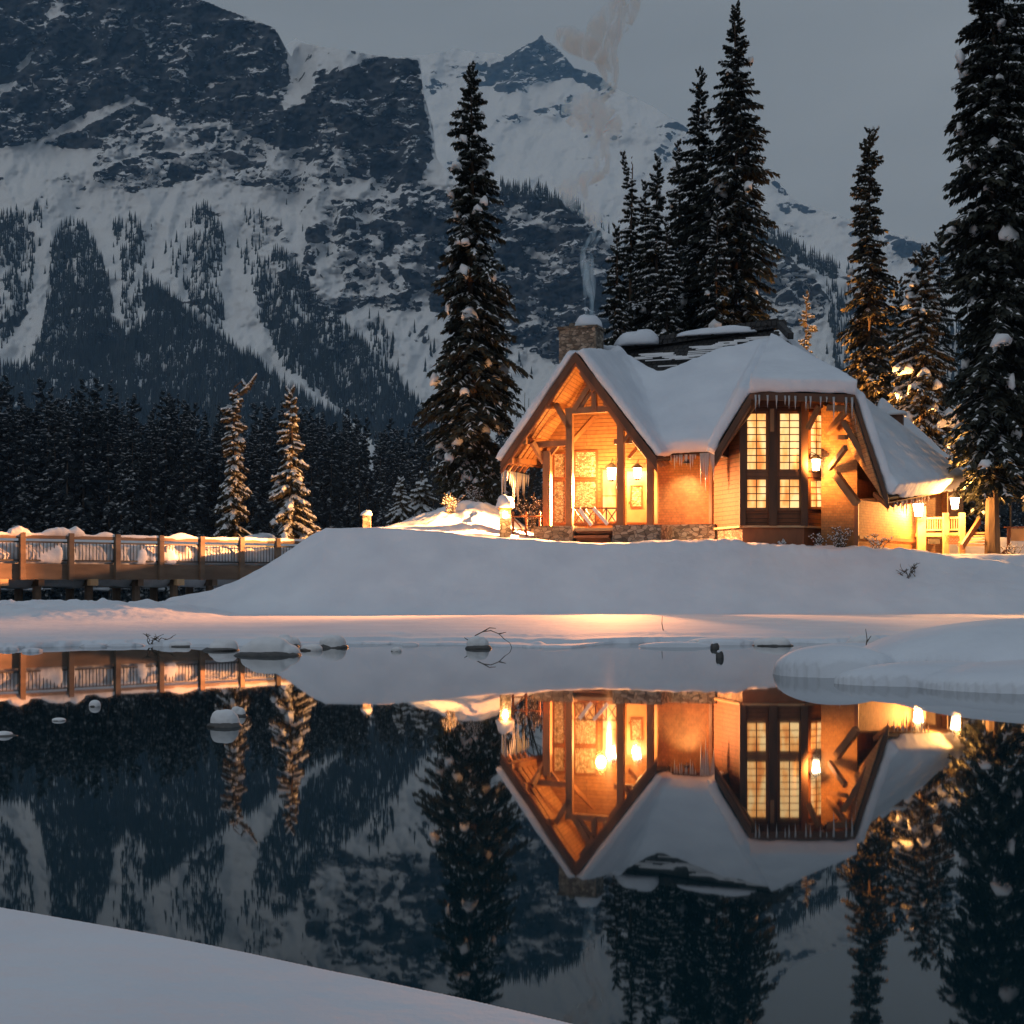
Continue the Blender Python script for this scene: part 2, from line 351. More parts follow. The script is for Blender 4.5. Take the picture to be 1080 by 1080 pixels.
def ground(x, y):
    x = np.asarray(x, float); y = np.asarray(y, float)
    nz = fbm(x*.35, y*.35, seed=3, octs=4); nf = fbm(x*1.6, y*1.6, seed=9, octs=4)
    # snow covered ice shelf on the far side of the pool
    edge = 28.3+1.6*fbm(x*.16+5, x*0+2.2, seed=21, octs=3)+.8*fbm(x*.9, x*0, seed=22, octs=3)+.22*fbm(x*3.3, x*0+1, seed=23, octs=3)-2.6*sm(x, -4, -12)
    ta = (y-edge)
    shelf = np.where(ta > 0, -1.0+1.10*np.power(np.clip(ta/.45, 0, 1), .45), -1.0)
    shelf = shelf+np.where(ta > 0, .05*sm(ta, 1.2, 2.0)+.03*nz+.012*nf, 0)
    edge2 = edge-1.3*np.clip(fbm(x*.22+9, x*0+4.4, seed=25, octs=3)*2+.35, 0, 1)
    t2 = y-edge2
    shelf = np.maximum(shelf, np.where(t2 > 0, -1.0+1.035*np.power(np.clip(t2/.3, 0, 1), .4), -1))
    z = shelf
    # mound the lodge stands on
    crest = np.interp(x, CRW, CRZ)+.05*nz
    foot = 47.2+.25*nz; top = 50.7
    t = np.clip((y-foot)/(top-foot), 0, 1)
    S = np.clip(t**1.12, 0, 1); S = S*(1-sm(t, .86, 1.0))+sm(t, .86, 1.0)
    mound = .12+(crest-.12)*S+.06*nz*S+.05*nf*sm(t, .1, .6)*(.4+.6*sm(x, 2, 9))+.02*fbm(x*5, y*5, seed=41, octs=3)*sm(t, .05, .3)+.10*fbm(x*.5, y*2.2, seed=31)*sm(x, 11, 14)*S+.11*fbm(x*2.6, y*2.6, seed=33, octs=3)*sm(y, 49.9, 50.7)*sm(x, 3.0, 6.0)
    left = sm(x, -6.8, -11.5)       # towards the bridge the mound runs out
    back_l = np.clip(1-sm(y, 45.5, 48.5)*sm(x, -12.0, -14.2), 0, 1)
    lz = .10+.45*sm(y, 38, 44.5)*sm(x, -8, -12)*(1+.5*nf)+.02*nz
    z = np.where(y > 30, np.where(y > foot-1e-6, np.maximum(z, mound), np.maximum(z, np.where(x < -8, lz, z))), z)
    z = np.where((y > 45) & (x < -11.4), z*back_l+(-1.0)*(1-back_l), z)
    # plateau behind the crest
    hump = 1.25*np.exp(-((x+1.5)/2.6)**2-((y-58.5)/4.0)**2)*(1+.25*nf)+.9*sm(y, 55, 64)*np.exp(-((x+2.0)/3.2)**2)
    plat = np.interp(x, CRW, np.clip(CRZ, 2.2, 9))+.10*nz+.05*nf+hump*sm(y, 51.5, 55)
    plat = plat-.35*sm(x, 9, 14)*sm(y, 52, 55)*0
    pm = sm(y, 50.7, 51.6)*sm(x, -8.4, -7.2)
    z = np.where(y > 50.7, z*(1-pm)+np.maximum(z, plat)*pm, z)
    l2 = sm(y, 59.6, 61.6)*sm(x, -12.6, -10.4)
    z = np.where(y > 58.2, np.maximum(z, -1+l2*(4.1+.12*nz)+.0*x), z)
    z = np.where(y > 90, np.where(x > -15, np.maximum(z, 3.0), z), z)
    # far shore under the forest
    fs = sm(y, 231, 236)
    z = np.where(y > 222, np.maximum(z, -1+fs*(1.5)+np.clip(y-240, 0, 600)*.055), z)
    # near bank, lower left
    d = (3.50-.66*x-.06*(x+.8)**2)-y
    d = d/1.22
    bank = np.where(d > -.35, -.9+1.12*np.power(np.clip((d+.35)/.42, 0, 1), .6)+.035*np.clip(d, 0, 5)+.012*nz+.004*nf, -1)
    z = np.maximum(z, np.where(y < 8, bank, -1))
    # slumped lumps of snow and ice strung along the shelf edge
    _r = random.Random(12)
    for _k in range(46):
        cx = _r.uniform(-15, 11); ce = 28.0+1.6*float(fbm(np.array([cx*.16+5]), np.array([2.2]), seed=21, octs=3)[0])-2.6*float(sm(np.array([cx]), -4, -12)[0])
        cy = ce+_r.uniform(-1.2, .6); big = _r.random() < .25
        z = np.where(np.abs(y-cy) < 1.5, capmax(z, x+.06*nf, y+.06*nf, cx, cy, _r.uniform(.15, .4)*(2.2 if big else 1), _r.uniform(.12, .3)*(1.6 if big else 1), _r.uniform(.03, .09)*(1.7 if big else 1)), z)
    # pillowed snow islet on the right
    for a in ((7.9, 19.8, 3.2, 2.3, .74), (4.3, 18.9, .82, .75, .40), (5.25, 17.25, 1.35, .7, .27), (6.7, 16.7, 2.0, 1.35, .32),
              (5.0, 20.9, 1.0, .5, .34), (9.6, 18.5, 2.6, 2.6, .6)):
        z = capmax(z, x+.10*nz, y+.10*nz, *a, p=.42)
    return z
def grid_mesh(name, xs, ys, V, mat_):
    ny, nx = len(ys), len(xs)
    i = np.arange(ny-1)[:, None]*nx+np.arange(nx-1)[None, :]
    Fc = np.stack([i, i+1, i+nx+1, i+nx], -1).reshape(-1, 4)
    return npmesh(name, V, Fc, [mat_], smooth=True)
th = np.linspace(-36, 36, 760)*math.pi/180
rr = np.concatenate([np.geomspace(.8, 2.9, 20), np.linspace(2.92, 6.4, 460), np.geomspace(6.45, 14, 90), np.geomspace(14.05, 46, 260), np.linspace(46.05, 64, 230), np.geomspace(64.3, 700, 110)])
TT, RR_ = np.meshgrid(th, rr)
GX = np.tan(TT)*RR_; GY = RR_
GZ = ground(GX, GY)
gm = grid_mesh('snow_ground', th, rr, np.stack([GX, GY, GZ], -1).reshape(-1, 3), M['snow'])
o = tag(link('snow_ground', gm), 'snow covered ground, shelf of snowy ice, mound and near bank', 'ground', kind='structure')
# land sheet beyond, to the horizon, just under the near ground and the lake bed
s_ = MB(); s_.poly([(-9000, -3000, -1.2), (9000, -3000, -1.2), (9000, 9000, -1.2), (-9000, 9000, -1.2)])
tag(s_.obj('lake_bed', M['wet_rock']), 'dark lake bed and land under the lake', 'ground', kind='structure')
s_ = MB(); s_.poly([(-900, -60, 0), (900, -60, 0), (900, 700, 0), (-900, 700, 0)])
tag(s_.obj('lake_water', M['water']), 'still dark lake mirroring the lodge and mountains', 'water', kind='structure')

# ------------------------------------------------------------ mountains
def poly_mask(X, Y, pts):
    inside = np.zeros(X.shape, bool); n = len(pts)
    for i in range(n):
        x0, y0 = pts[i]; x1, y1 = pts[(i+1) % n]
        if y0 == y1: continue
        c = ((y0 > Y) != (y1 > Y)) & (X < (x1-x0)*(Y-y0)/(y1-y0)+x0)
        inside ^= c
    return inside
def blur(A, n):
    for _ in range(n):
        p = np.pad(A, 1, mode='edge')
        A = (p[:-2, 1:-1]+p[2:, 1:-1]+p[1:-1, :-2]+p[1:-1, 2:]+4*p[1:-1, 1:-1])/8
    return A
ROCKS_A = [  # (outline in the bearing/elevation chart of the massif, how bare)
 ([(-400,-200),(205,-60),(215,-5),(240,8),(290,30),(303,52),(308,85),(302,110),(330,88),(360,74),(395,60),(443,62),(446,110),(456,150),(454,172),(440,196),(405,182),(345,152),(300,158),(230,130),(190,130),(140,103),(90,118),(40,148),(0,155),(-400,160)], 1.0),
 ([(42,150),(95,128),(140,108),(165,118),(150,132),(105,156),(60,156)], .9),
 ([(97,165),(130,132),(180,128),(240,138),(310,162),(345,152),(385,168),(392,188),(345,202),(300,206),(260,196),(215,190),(180,196),(130,201),(100,192)], .60),
 ([(390,170),(430,190),(455,190),(458,215),(420,205),(395,195)], .55),
 ([(322,240),(350,212),(400,203),(440,205),(458,225),(460,300),(440,330),(428,322),(405,330),(385,312),(370,325),(352,345),(326,322),(318,290)], .66),
 ([(440,195),(480,200),(520,196),(545,202),(575,205),(612,225),(640,250),(660,290),(668,345),(640,400),(600,395),(560,372),(530,360),(505,330),(480,330),(455,330)], .92),
 ([(660,280),(720,255),(790,245),(830,270),(868,300),(872,330),(850,352),(800,345),(740,330),(680,330)], .72),
 ([(255,230),(285,228),(310,250),(318,300),(300,310),(280,280)], .33),
 ([(-400,170),(-40,165),(-60,200),(-400,240)], .7),
 ([(900,330),(960,350),(1000,400),(940,400),(905,370)], .5),
]
SNOW_A = [  # snow ledges and couloirs across the cliffs
 ([(40,148),(95,118),(142,102),(120,118),(60,146)], 1.0),
 ([(305,85),(322,60),(335,75),(322,108),(300,116)], .8),
 ([(230,150),(290,165),(345,178),(340,184),(280,174),(232,158)], .30),
 ([(108,170),(160,150),(215,152),(212,158),(160,158)], .30),
 ([(0,95),(36,50),(42,52),(14,92),(0,104)], .7), ([(46,14),(66,0),(62,16),(52,20)], .9),
 ([(200,75),(225,90),(222,94)], .6), ([(180,38),(205,60),(202,64)], .5),
 ([(325,262),(352,240),(360,300),(350,322),(342,290)], .35), ([(390,240),(430,295),(424,300),(388,250)], .45),
 ([(395,270),(410,300),(404,312)], .5), ([(336,262),(378,232),(400,228),(372,246)], .4),
 ([(540,250),(600,285),(596,290),(536,256)], .35), ([(530,215),(590,240),(586,246),(528,222)], .35),
]
TREES_A = [  # (outline, density)
 ([(0,232),(18,225),(34,262),(38,300),(24,340),(6,366),(-60,372),(-300,380),(-300,240)], .65),
 ([(18,228),(42,218),(44,242),(22,240)], .5),
 ([(62,242),(84,231),(98,258),(114,295),(118,330),(105,348),(100,470),(-200,470),(-200,395),(30,388),(46,350),(55,310),(55,270)], .9),
 ([(105,330),(135,352),(152,345),(150,288),(166,305),(200,332),(240,362),(300,408),(362,446),(380,480),(90,480)], 1.0),
 ([(118,238),(140,230),(153,256),(152,285),(126,278)], .75),
 ([(128,280),(152,285),(150,330),(138,352),(125,335)], .35),
 ([(176,268),(196,262),(196,300),(180,290)], .25),
 ([(197,232),(214,218),(234,240),(236,290),(236,348),(200,322),(194,300)], .62),
 ([(255,226),(276,225),(284,262),(262,300),(254,270)], .35),
 ([(264,300),(290,262),(312,280),(340,325),(392,370),(432,420),(470,455),(480,480),(400,480),(352,424),(300,386),(280,350)], .78),
 ([(272,335),(300,385),(350,424),(400,470),(460,460),(420,410),(380,380),(330,350),(300,320)], .9),
 ([(384,342),(398,338),(418,365),(414,382),(396,372)], .5),
 ([(525,195),(570,198),(612,222),(610,230),(570,208),(528,204)], 1.0),
 ([(790,236),(840,262),(884,284),(880,296),(838,274),(788,248)], .9),
 ([(870,300),(960,330),(1100,390),(1300,420),(1300,480),(900,480),(880,400)], .55),
 ([(640,410),(760,400),(900,420),(900,480),(600,480)], .8),
]
def chart(top_pts, D_bot, D_top, px0, px1, step, rows, rocks, snows, trees, seed, rough, ybot=620):
    xs = np.arange(px0, px1+.1, step)
    tops = np.interp(xs, [p[0] for p in top_pts], [p[1] for p in top_pts])
    tops = tops+2.2*fbm(xs*.05, xs*0+seed, seed=seed, octs=4)+1.0*fbm(xs*.35, xs*0+seed, seed=seed+1, octs=3)
    tt = np.linspace(0, 1, rows); ylo = tops.min()
    X = np.repeat(xs[None, :], rows, 0); Y = np.repeat((ybot+(ylo-ybot)*tt)[:, None], len(xs), 1)
    bare = np.zeros(X.shape)
    wx = X+5*fbm(X*.03, Y*.03, seed=seed+3, octs=4); wy = Y+4*fbm(X*.03, Y*.03, seed=seed+4, octs=4)
    for pts, v in rocks: bare = np.maximum(bare, poly_mask(wx, wy, pts)*min(v*1.2, 1.22))
    for pts, v in snows: bare = bare-poly_mask(wx, wy, pts)*v*1.45
    bare = np.clip(bare, 0, 1.22); cliff = blur(np.minimum(bare, 1), 10); bare = blur(bare, 1)
    # walls rise steeply where the rock is bare, snow lies where the ground leans back
    wgt = .16+1.0*(1-cliff)**1.5
    wgt = blur(wgt, 20)
    dy = np.abs(np.gradient(Y, axis=0))
    cum = np.cumsum(wgt*dy, 0); cum = cum/np.percentile(cum[-1], 97)
    mid = (ybot-Y)/(ybot-tops.min())
    D = D_bot+(D_top-D_bot)*(cum*.7+mid*.3)
    D = blur(D, 12)
    rg = 1-np.abs(fbm(X*.022+.25*Y*.022, Y*.013, seed=seed+6, octs=5))*2.2
    D = D+rough*(-60*rg+45*fbm(X*.06, Y*.09, seed=seed+7, octs=5, gain=.6)*(.35+cliff)+26*fbm(X*.16, Y*.40, seed=seed+8, octs=4, gain=.6)*(.2+cliff))
    # everything above the skyline folds onto it
    above = Y < tops[None, :]
    fi = (ybot-tops)/(ybot-ylo)*(rows-1); i0 = np.clip(np.floor(fi).astype(int), 0, rows-2); jj = np.arange(len(xs))
    Dt = D[i0, jj]*(1-(fi-i0))+D[i0+1, jj]*(fi-i0)
    D = np.where(above, Dt[None, :]+.5*(Y*0+np.arange(rows)[:, None]-fi[None, :]), D); Y = np.maximum(Y, tops[None, :])
    V = np.stack([(X-CX)*D/F, D, H0+(HY-Y)*D/F], -1)
    V[0, :, 2] = -2
    dens = np.zeros(X.shape)
    for pts, v in trees: dens = np.maximum(dens, poly_mask(wx, wy, pts)*v)
    dens = np.where(above, 0, dens)
    bare = np.maximum(bare, blur(np.clip(dens-.4, 0, 1)*1.15, 2))      # ground painted dark under dense stands so gaps between trees stay dark
    return xs, tt, X, Y, D, V, bare, dens
def add_mountain(name, label, args, material):
    xs, tt, X, Y, D, V, bare, dens = args
    nx, ny = len(xs), len(tt)
    # a back face so that the range is solid: rows falling away behind the ridge
    back = [V.reshape(ny, nx, 3)]
    top = V[-1]; extra = []
    for k, (fd, fz) in enumerate(((1.05, .93), (1.2, .7), (1.45, .3), (1.7, -.001))):
        e = top.copy(); e[:, 0] *= fd; e[:, 1] *= fd; e[:, 2] = top[:, 2]*fz; extra.append(e)
    VV = np.concatenate([V, np.stack(extra)], 0); n2 = ny+len(extra)
    i = np.arange(n2-1)[:, None]*nx+np.arange(nx-1)[None, :]
    Fc = np.stack([i, i+1, i+nx+1, i+nx], -1).reshape(-1, 4)
    me = npmesh(name, VV.reshape(-1, 3), Fc, [material], smooth=True)
    at = me.attributes.new('bare', 'FLOAT', 'POINT')
    b = np.concatenate([bare, np.repeat(bare[-1:], len(extra), 0)], 0)
    at.data.foreach_set('value', b.astype(np.float32).ravel())
    return tag(link(name, me), label, 'mountain', kind='structure')
TOP_A = [(-400,-90),(0,-70),(150,-50),(205,-12),(215,0),(240,10),(290,30),(302,52),(308,60),(312,44),(350,50),(395,58),(443,62),(447,100),(456,130),(460,165),(480,190),(530,193),(570,198),(612,221),(640,246),(680,262),(740,248),(790,235),(840,261),(884,284),(960,325),(1080,380),(1500,470)]
A_ = chart(TOP_A, 1150, 2300, -380, 1460, 1.9, 380, ROCKS_A, SNOW_A, TREES_A, 50, .55)
add_mountain('mountain', 'dark cliffed massif with snow slopes and wooded gullies', A_, M['mountain'])
TOP_B = [(-400,40),(300,50),(312,42),(340,50),(400,58),(440,60),(480,52),(510,56),(535,58),(552,47),(563,44),(572,37),(582,45),(592,55),(606,72),(630,78),(648,92),(672,104),(700,120),(740,145),(790,168),(818,190),(826,196),(836,208),(870,222),(900,234),(940,244),(972,256),(1080,292),(1500,380)]
ROCKS_B = [
 ([(513,72),(535,62),(555,46),(572,36),(592,54),(612,78),(590,84),(560,90),(528,99),(512,90)], 1.0),
 ([(600,72),(632,80),(650,96),(644,106),(622,100),(606,88)], .62),
 ([(518,126),(548,116),(580,112),(600,104),(596,116),(560,126),(530,134)], .62),
 ([(575,116),(600,108),(606,124),(582,126)], .5),
 ([(450,66),(510,58),(512,92),(480,90),(455,100)], .36),
 ([(480,70),(515,62),(510,78),(490,82)], .45),
 ([(816,190),(828,197),(832,206),(820,206)], .9),
 ([(600,140),(720,130),(800,180),(720,180)], .22),
 ([(840,212),(972,258),(960,262),(836,218)], .42),
 ([(880,236),(972,256),(1080,300),(1000,300),(900,262)], .5),
 ([(930,244),(972,256),(1010,290),(950,270)], .8),
 ([(740,210),(800,220),(860,250),(800,250)], .40),
 ([(350,52),(395,60),(380,70),(345,80),(322,96),(318,70)], .45),
]
B_ = chart(TOP_B, 2500, 4300, -380, 1460, 1.9, 300, ROCKS_B, [], [], 90, .8, ybot=520)
add_mountain('mountain_peak', 'snowy peak with a dark pyramid of rock behind the smoke', B_, M['peak'])

def hill_trees():
    xs, tt, X, Y, D, V, bare, dens = A_
    rng = np.random.default_rng(4)
    n = 190000
    i = rng.integers(1, len(tt)-1, n*3); j = rng.integers(1, len(xs)-1, n*3)
    d = dens[i, j]
    clump = .5+.8*fbm(X[i, j]*.10, Y[i, j]*.045, seed=77, octs=3)
    keep = rng.random(n*3) < d*np.clip(clump+d*.75-.35, 0, 1)*.5
    extra = (rng.random(n*3) < .0022) & (Y[i, j] > 210) & (bare[i, j] < .3)
    keep |= extra
    i = i[keep]; j = j[keep]
    base = V[i, j]; D_ = D[i, j]
    m = len(base); print('hill trees', m)
    h = rng.uniform(7, 17, m)*(1-.25*(D_-1200)/1200); r = h*rng.uniform(.11, .17, m)
    K = 5
    ang = rng.uniform(0, 6.28, m)
    Vs = []; 
    # two stacked ragged cones per tree
    for lv, (z0, z1, rs) in enumerate(((-.1, .66, 1.0), (.35, 1.05, .62))):
        ring = []
        for k in range(K):
            a = ang+lv*.6+k*2*math.pi/K; rk = r*rs*rng.uniform(.65, 1.3, m)
            ring.append(np.stack([base[:, 0]+rk*np.cos(a), base[:, 1]+rk*np.sin(a), base[:, 2]+h*z0+h*rng.uniform(-.06, .06, m)], -1))
        apex = np.stack([base[:, 0]+r*.1, base[:, 1], base[:, 2]+h*z1], -1)
        Vs += ring+[apex]
    Vv = np.stack(Vs, 1)      # m, 2*(K+1), 3
    S = 2*(K+1); f = []
    for lv in range(2):
        b0 = lv*(K+1)
        for k in range(K): f.append([b0+k, b0+(k+1) % K, b0+K])
    Fc = (np.arange(m)[:, None, None]*S+np.array(f)[None]).reshape(-1, 3)
    me = npmesh('hillside_trees', Vv.reshape(-1, 3), Fc, [M['hill_trees']])
    tag(link('hillside_trees', me), 'dark conifers in tongues on the lower mountain slopes', 'forest', kind='stuff')
hill_trees()

# ------------------------------------------------------------ spruces
def blobs(rng, cen, rad, flat=.65):
    """low lumpy snow pillows"""
    t = (1+5**.5)/2
    bm = bmesh.new(); bmesh.ops.create_icosphere(bm, subdivisions=2, radius=1)
    b = np.array([v.co[:] for v in bm.verts]); f = np.array([[v.index for v in q.verts] for q in bm.faces]); bm.free()
    n = len(cen); V = []
    for c, r in zip(cen, rad):
        o = rng.uniform(0, 99, 3); s = 1+1.1*fbm(b[:, 0]*1.3+o[0], b[:, 1]*1.3+o[1], b[:, 2]*1.3+o[2], seed=5, octs=3)
        q = b*np.maximum(s, .35)[:, None]*np.array([1.15, rng.uniform(.5, .9), flat*rng.uniform(.8, 1.5)])*r
        q[:, 2] -= .45*np.abs(q[:, 0])**1.5/max(r, .01)**.5
        a = rng.uniform(0, 6.28); ca, sa = math.cos(a), math.sin(a)
        q = np.stack([q[:, 0]*ca-q[:, 1]*sa, q[:, 0]*sa+q[:, 1]*ca, q[:, 2]], -1)
        V.append(q+np.asarray(c))
    Fc = (np.arange(n)[:, None, None]*len(b)+f[None]).reshape(-1, 3)
    return np.concatenate(V), Fc
def spruce_data(seed, h, rad, prof, crown0=.08, nb=300, nt=11, snow=.25, clump=10, clump_r=(.18, .38), tw=.045, bend=0, fill=1.0):
    """arrays for the needles and the snow of one spruce of height h; rad = widest crown radius,
    prof = [(t, r)] relative radius along the height"""
    rng = np.random.default_rng(seed)
    u = (np.arange(nb)+rng.random(nb))/nb
    t = crown0+(1-crown0)*(1-(1-u)**.86)
    t = np.clip(t, crown0, .995)
    z0 = t*h; pr = np.interp(t, [p[0] for p in prof], [p[1] for p in prof])
    L = rad*pr*rng.uniform(.60, 1.18, nb)+.12
    az = rng.uniform(0, 2*math.pi, nb)
    lob = 1+.30*vnoise(az*1.1+seed, t*h*.45, seed=seed)         # crown bulges and gaps
    L *= lob
    rise = np.interp(t, [0, .6, .9, 1], [-.15, .05, .35, 1.3]); dr = np.interp(t, [0, .6, .95, 1], [.55, .55, .4, 0])
    s = (np.arange(nt)[None, :]+rng.uniform(.1, .9, (nb, nt)))/nt
    s = .12+.88*s
    def bp(s_, nbv):
        x = L[nbv]*s_; dz = L[nbv]*(rise[nbv]*s_-dr[nbv]*s_**1.6+.18*dr[nbv]*s_**4)
        bx = bend*np.clip((z0[nbv]/h-.85)/.15, 0, 1)**2
        return np.cos(az[nbv])*x+bx, np.sin(az[nbv])*x, z0[nbv]+dz
    bi = np.repeat(np.arange(nb)[:, None], nt, 1)
    x, y, z = bp(s, bi)
    V = []; Fs = []; nv = 0; SV = []; SF = []; ns = 0
    for side in (-1, 1, 0):
        tl = (.16+.42*np.sqrt(np.clip(1-s, 0, 1)))*np.clip(L[bi], .25, 2.2)**.75*rng.uniform(.6, 1.25, s.shape)*.72*fill
        fwd = rng.uniform(.4, 1.1, s.shape); lat = side*rng.uniform(.6, 1.2, s.shape)+rng.normal(0, .15, s.shape)
        down = -rng.uniform(.15, .9, s.shape)-(.5 if side == 0 else 0)
        cx, sx = np.cos(az[bi]), np.sin(az[bi])
        dx = cx*fwd-sx*lat; dy = sx*fwd+cx*lat; dz = down
        n = np.sqrt(dx*dx+dy*dy+dz*dz); dx /= n; dy /= n; dz /= n
        # width vector, random roll
        wx = -dy+rng.normal(0, .3, s.shape); wy = dx+rng.normal(0, .3, s.shape); wz = rng.normal(0, .5, s.shape)
        wn = np.sqrt(wx*wx+wy*wy+wz*wz)+1e-6; wd = tw*rng.uniform(.7, 1.5, s.shape)*(1+.4*np.minimum(L[bi], 2))
        wx, wy, wz = wx/wn*wd, wy/wn*wd, wz/wn*wd
        p0 = np.stack([x, y, z], -1); d = np.stack([dx, dy, dz], -1)*tl[..., None]; wv = np.stack([wx, wy, wz], -1)
        sag = np.zeros_like(d); sag[..., 2] = -.12*tl
        q = np.stack([p0, p0+d*.45+wv, p0+d+sag, p0+d*.45-wv], -2).reshape(-1, 4, 3)
        m = len(q); V.append(q.reshape(-1, 3)); Fs.append(np.arange(m*4).reshape(-1, 4)+nv); nv += m*4
        pick = rng.random(s.shape) < snow*(1.3 if side else .8)*(.6+.8*(lob[bi] > 1))
        if pick.any():
            up = np.array([0, 0, .035+.02*tw/.07])
            pp = p0[pick]+up; dd = d[pick]*rng.uniform(.5, .95, (pick.sum(), 1)); ww = wv[pick]*.8; ww[:, 2] *= .2
            sg = np.zeros_like(dd); sg[:, 2] = -.08*np.linalg.norm(dd, axis=1)
            hp = np.zeros_like(dd); hp[:, 2] = .06
            q = np.stack([pp-dd*.1, pp+dd*.45+ww, pp+dd+sg, pp+dd*.45-ww, pp+dd*.4+hp], -2)
            m = len(q); SV.append(q.reshape(-1, 3))
            b0 = np.arange(m)[:, None]*5+ns
            SF.append(np.concatenate([b0+np.array([0, 1, 4]), b0+np.array([1, 2, 4]), b0+np.array([2, 3, 4]), b0+np.array([3, 0, 4])])); ns += m*5
    V = np.concatenate(V); Fs = np.concatenate(Fs)
    if clump:
        bsel = rng.choice(np.arange(int(nb*.02), int(nb*.93)), clump, replace=False)
        sv = rng.uniform(.55, .95, clump); cx_, cy_, cz_ = bp(sv, bsel)
        bv, bf = blobs(rng, np.stack([cx_, cy_, cz_+.10], -1), rng.uniform(*clump_r, clump)*np.clip(L[bsel]/1.2, .45, 1.15), .8)
        SV.append(bv); SF.append(bf+ns)
    SVv = np.concatenate(SV) if SV else np.zeros((0, 3)); SFv = np.concatenate(SF) if SF else np.zeros((0, 3), int)
    # main limbs
    return V, Fs, SVv, SFv, (az, L, z0, rise, dr)
def trunk_mesh(h, r, limbs=None, seed=0, lean=0):
    b = MB(); rng = random.Random(seed)
    pts = [Vector((.06*math.sin(k*1.3+seed), .06*math.cos(k*1.7+seed), h*k/9.0)) for k in range(10)]
    pts[0].z = -.5
    b.tube(pts, [r*(1.35 if k == 0 else 1)*(1-.93*k/9.0)+.01 for k in range(10)], 8)
    if limbs is not None:
        az, L, z0, rise, dr = limbs
        for i in range(0, len(az), 3):
            q = []
            for s in (0, .35, .7, 1.0):
                x = L[i]*s*.92; q.append((math.cos(az[i])*x, math.sin(az[i])*x, z0[i]+L[i]*(rise[i]*s-dr[i]*s**1.6+.18*dr[i]*s**4)))
            b.tube(q, [.035, .025, .016, .006], 4)
    return b.mesh('trunk', M['bark'])
def hero(px, top, D, rad, prof, label, group, seed, base=None, name='spruce_tree', needle='needles', tr=.2, clm='snow_clump', **k):
    x = (px-CX)*D/F
    bz = float(ground(np.array([x]), np.array([D]))[0]) if base is None else base
    h = H0+(HY-top)*D/F-bz
    k['nt'] = int(k.get('nt', 11)*1.6)
    V, Fs, SV, SF, lb = spruce_data(seed, h, rad, prof, **k)
    t = thing(name, label, 'tree', (x, D, bz), 0, group)
    link('trunk', trunk_mesh(h*.97, tr, lb, seed), t)
    link('crown', npmesh('crown', V, Fs, [M[needle]]), t)
    link('snow', npmesh('branch_snow', SV, SF, [M[clm]], smooth=True), t)
    return t
CONE = [(0, .75), (.12, .95), (.25, 1), (.45, .78), (.65, .55), (.8, .34), (.92, .14), (1, .02)]
TALL = [(0, .5), (.12, .75), (.25, 1), (.38, .9), (.5, .66), (.62, .50), (.78, .40), (.9, .26), (.97, .1), (1, .02)]
COLM = [(0, .9), (.2, 1), (.4, .92), (.6, .72), (.8, .52), (.92, .38), (.98, .2), (1, .05)]
G1 = 'tall spruces round the lodge'
hero(497, 68, 64, 2.25, TALL, 'tall ragged spruce with pink lit snow clumps left of the lodge', G1, 11, nb=560, nt=13, snow=.10, clump=80, clump_r=(.10, .30), crown0=.06, tr=.24)
hero(776, 4, 73, 2.55, [(0, 1), (.3, 1), (.5, .8), (.7, .6), (.85, .36), (.95, .15), (1, .02)], 'tallest spruce behind the lodge roof', G1, 12, nb=600, nt=12, snow=.07, clump=14, clump_r=(.15, .3), tr=.26)
hero(738, 72, 75, 2.35, [(0, 1), (.3, 1), (.6, .75), (.8, .5), (.93, .2), (1, .02)], 'second tallest spruce behind the roof, just left of the tallest', G1, 13, nb=480, nt=12, snow=.08, clump=14, clump_r=(.15, .3))
hero(693, 165, 71, 2.25, CONE, 'spruce behind the bare roof ridge with snow in its crown', G1, 14, nb=360, nt=12, snow=.14, clump=14, clump_r=(.15, .3))
hero(666, 160, 75, 1.75, CONE, 'thin spruce with a bare leaning tip behind the roof', G1, 15, nb=300, nt=11, snow=.12, clump=8, clump_r=(.15, .3), bend=-.5)
hero(650, 238, 69, 1.9, CONE, 'lowest spruce of the cluster, right of the chimney smoke', G1, 16, nb=280, nt=11, snow=.16, clump=10, clump_r=(.15, .3))
hero(716, 150, 80, 2.5, CONE, 'spruce filling the gap between the cluster crowns behind the roof', G1, 17, nb=320, nt=11, snow=.12, clump=6)
hero(680, 190, 78, 2.2, CONE, 'shaded spruce standing between the two left tips of the cluster', G1, 41, nb=300, nt=11, snow=.12, clump=6, clump_r=(.12, .25))
hero(703, 235, 69.5, 1.7, CONE, 'short bushy spruce just above the right ridge snow', G1, 42, nb=300, nt=11, snow=.15, clump=10, clump_r=(.12, .25))
hero(756, 215, 70, 1.9, CONE, 'short spruce in front of the tallest one behind the roof', G1, 27, nb=320, nt=11, snow=.14, clump=10, clump_r=(.15, .3))
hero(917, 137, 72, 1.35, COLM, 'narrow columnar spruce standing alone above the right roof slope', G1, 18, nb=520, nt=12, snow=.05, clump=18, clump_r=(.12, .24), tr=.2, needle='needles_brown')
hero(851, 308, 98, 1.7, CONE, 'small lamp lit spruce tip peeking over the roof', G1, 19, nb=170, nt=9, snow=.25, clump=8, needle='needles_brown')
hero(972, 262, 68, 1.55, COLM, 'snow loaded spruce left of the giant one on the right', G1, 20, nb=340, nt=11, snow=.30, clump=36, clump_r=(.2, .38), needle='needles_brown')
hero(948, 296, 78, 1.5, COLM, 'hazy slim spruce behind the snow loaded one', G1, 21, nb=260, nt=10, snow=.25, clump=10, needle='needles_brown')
hero(990, 248, 88, 1.7, COLM, 'dark spruce top between the snow loaded one and the giant', G1, 22, nb=300, nt=10, snow=.15, clump=6)
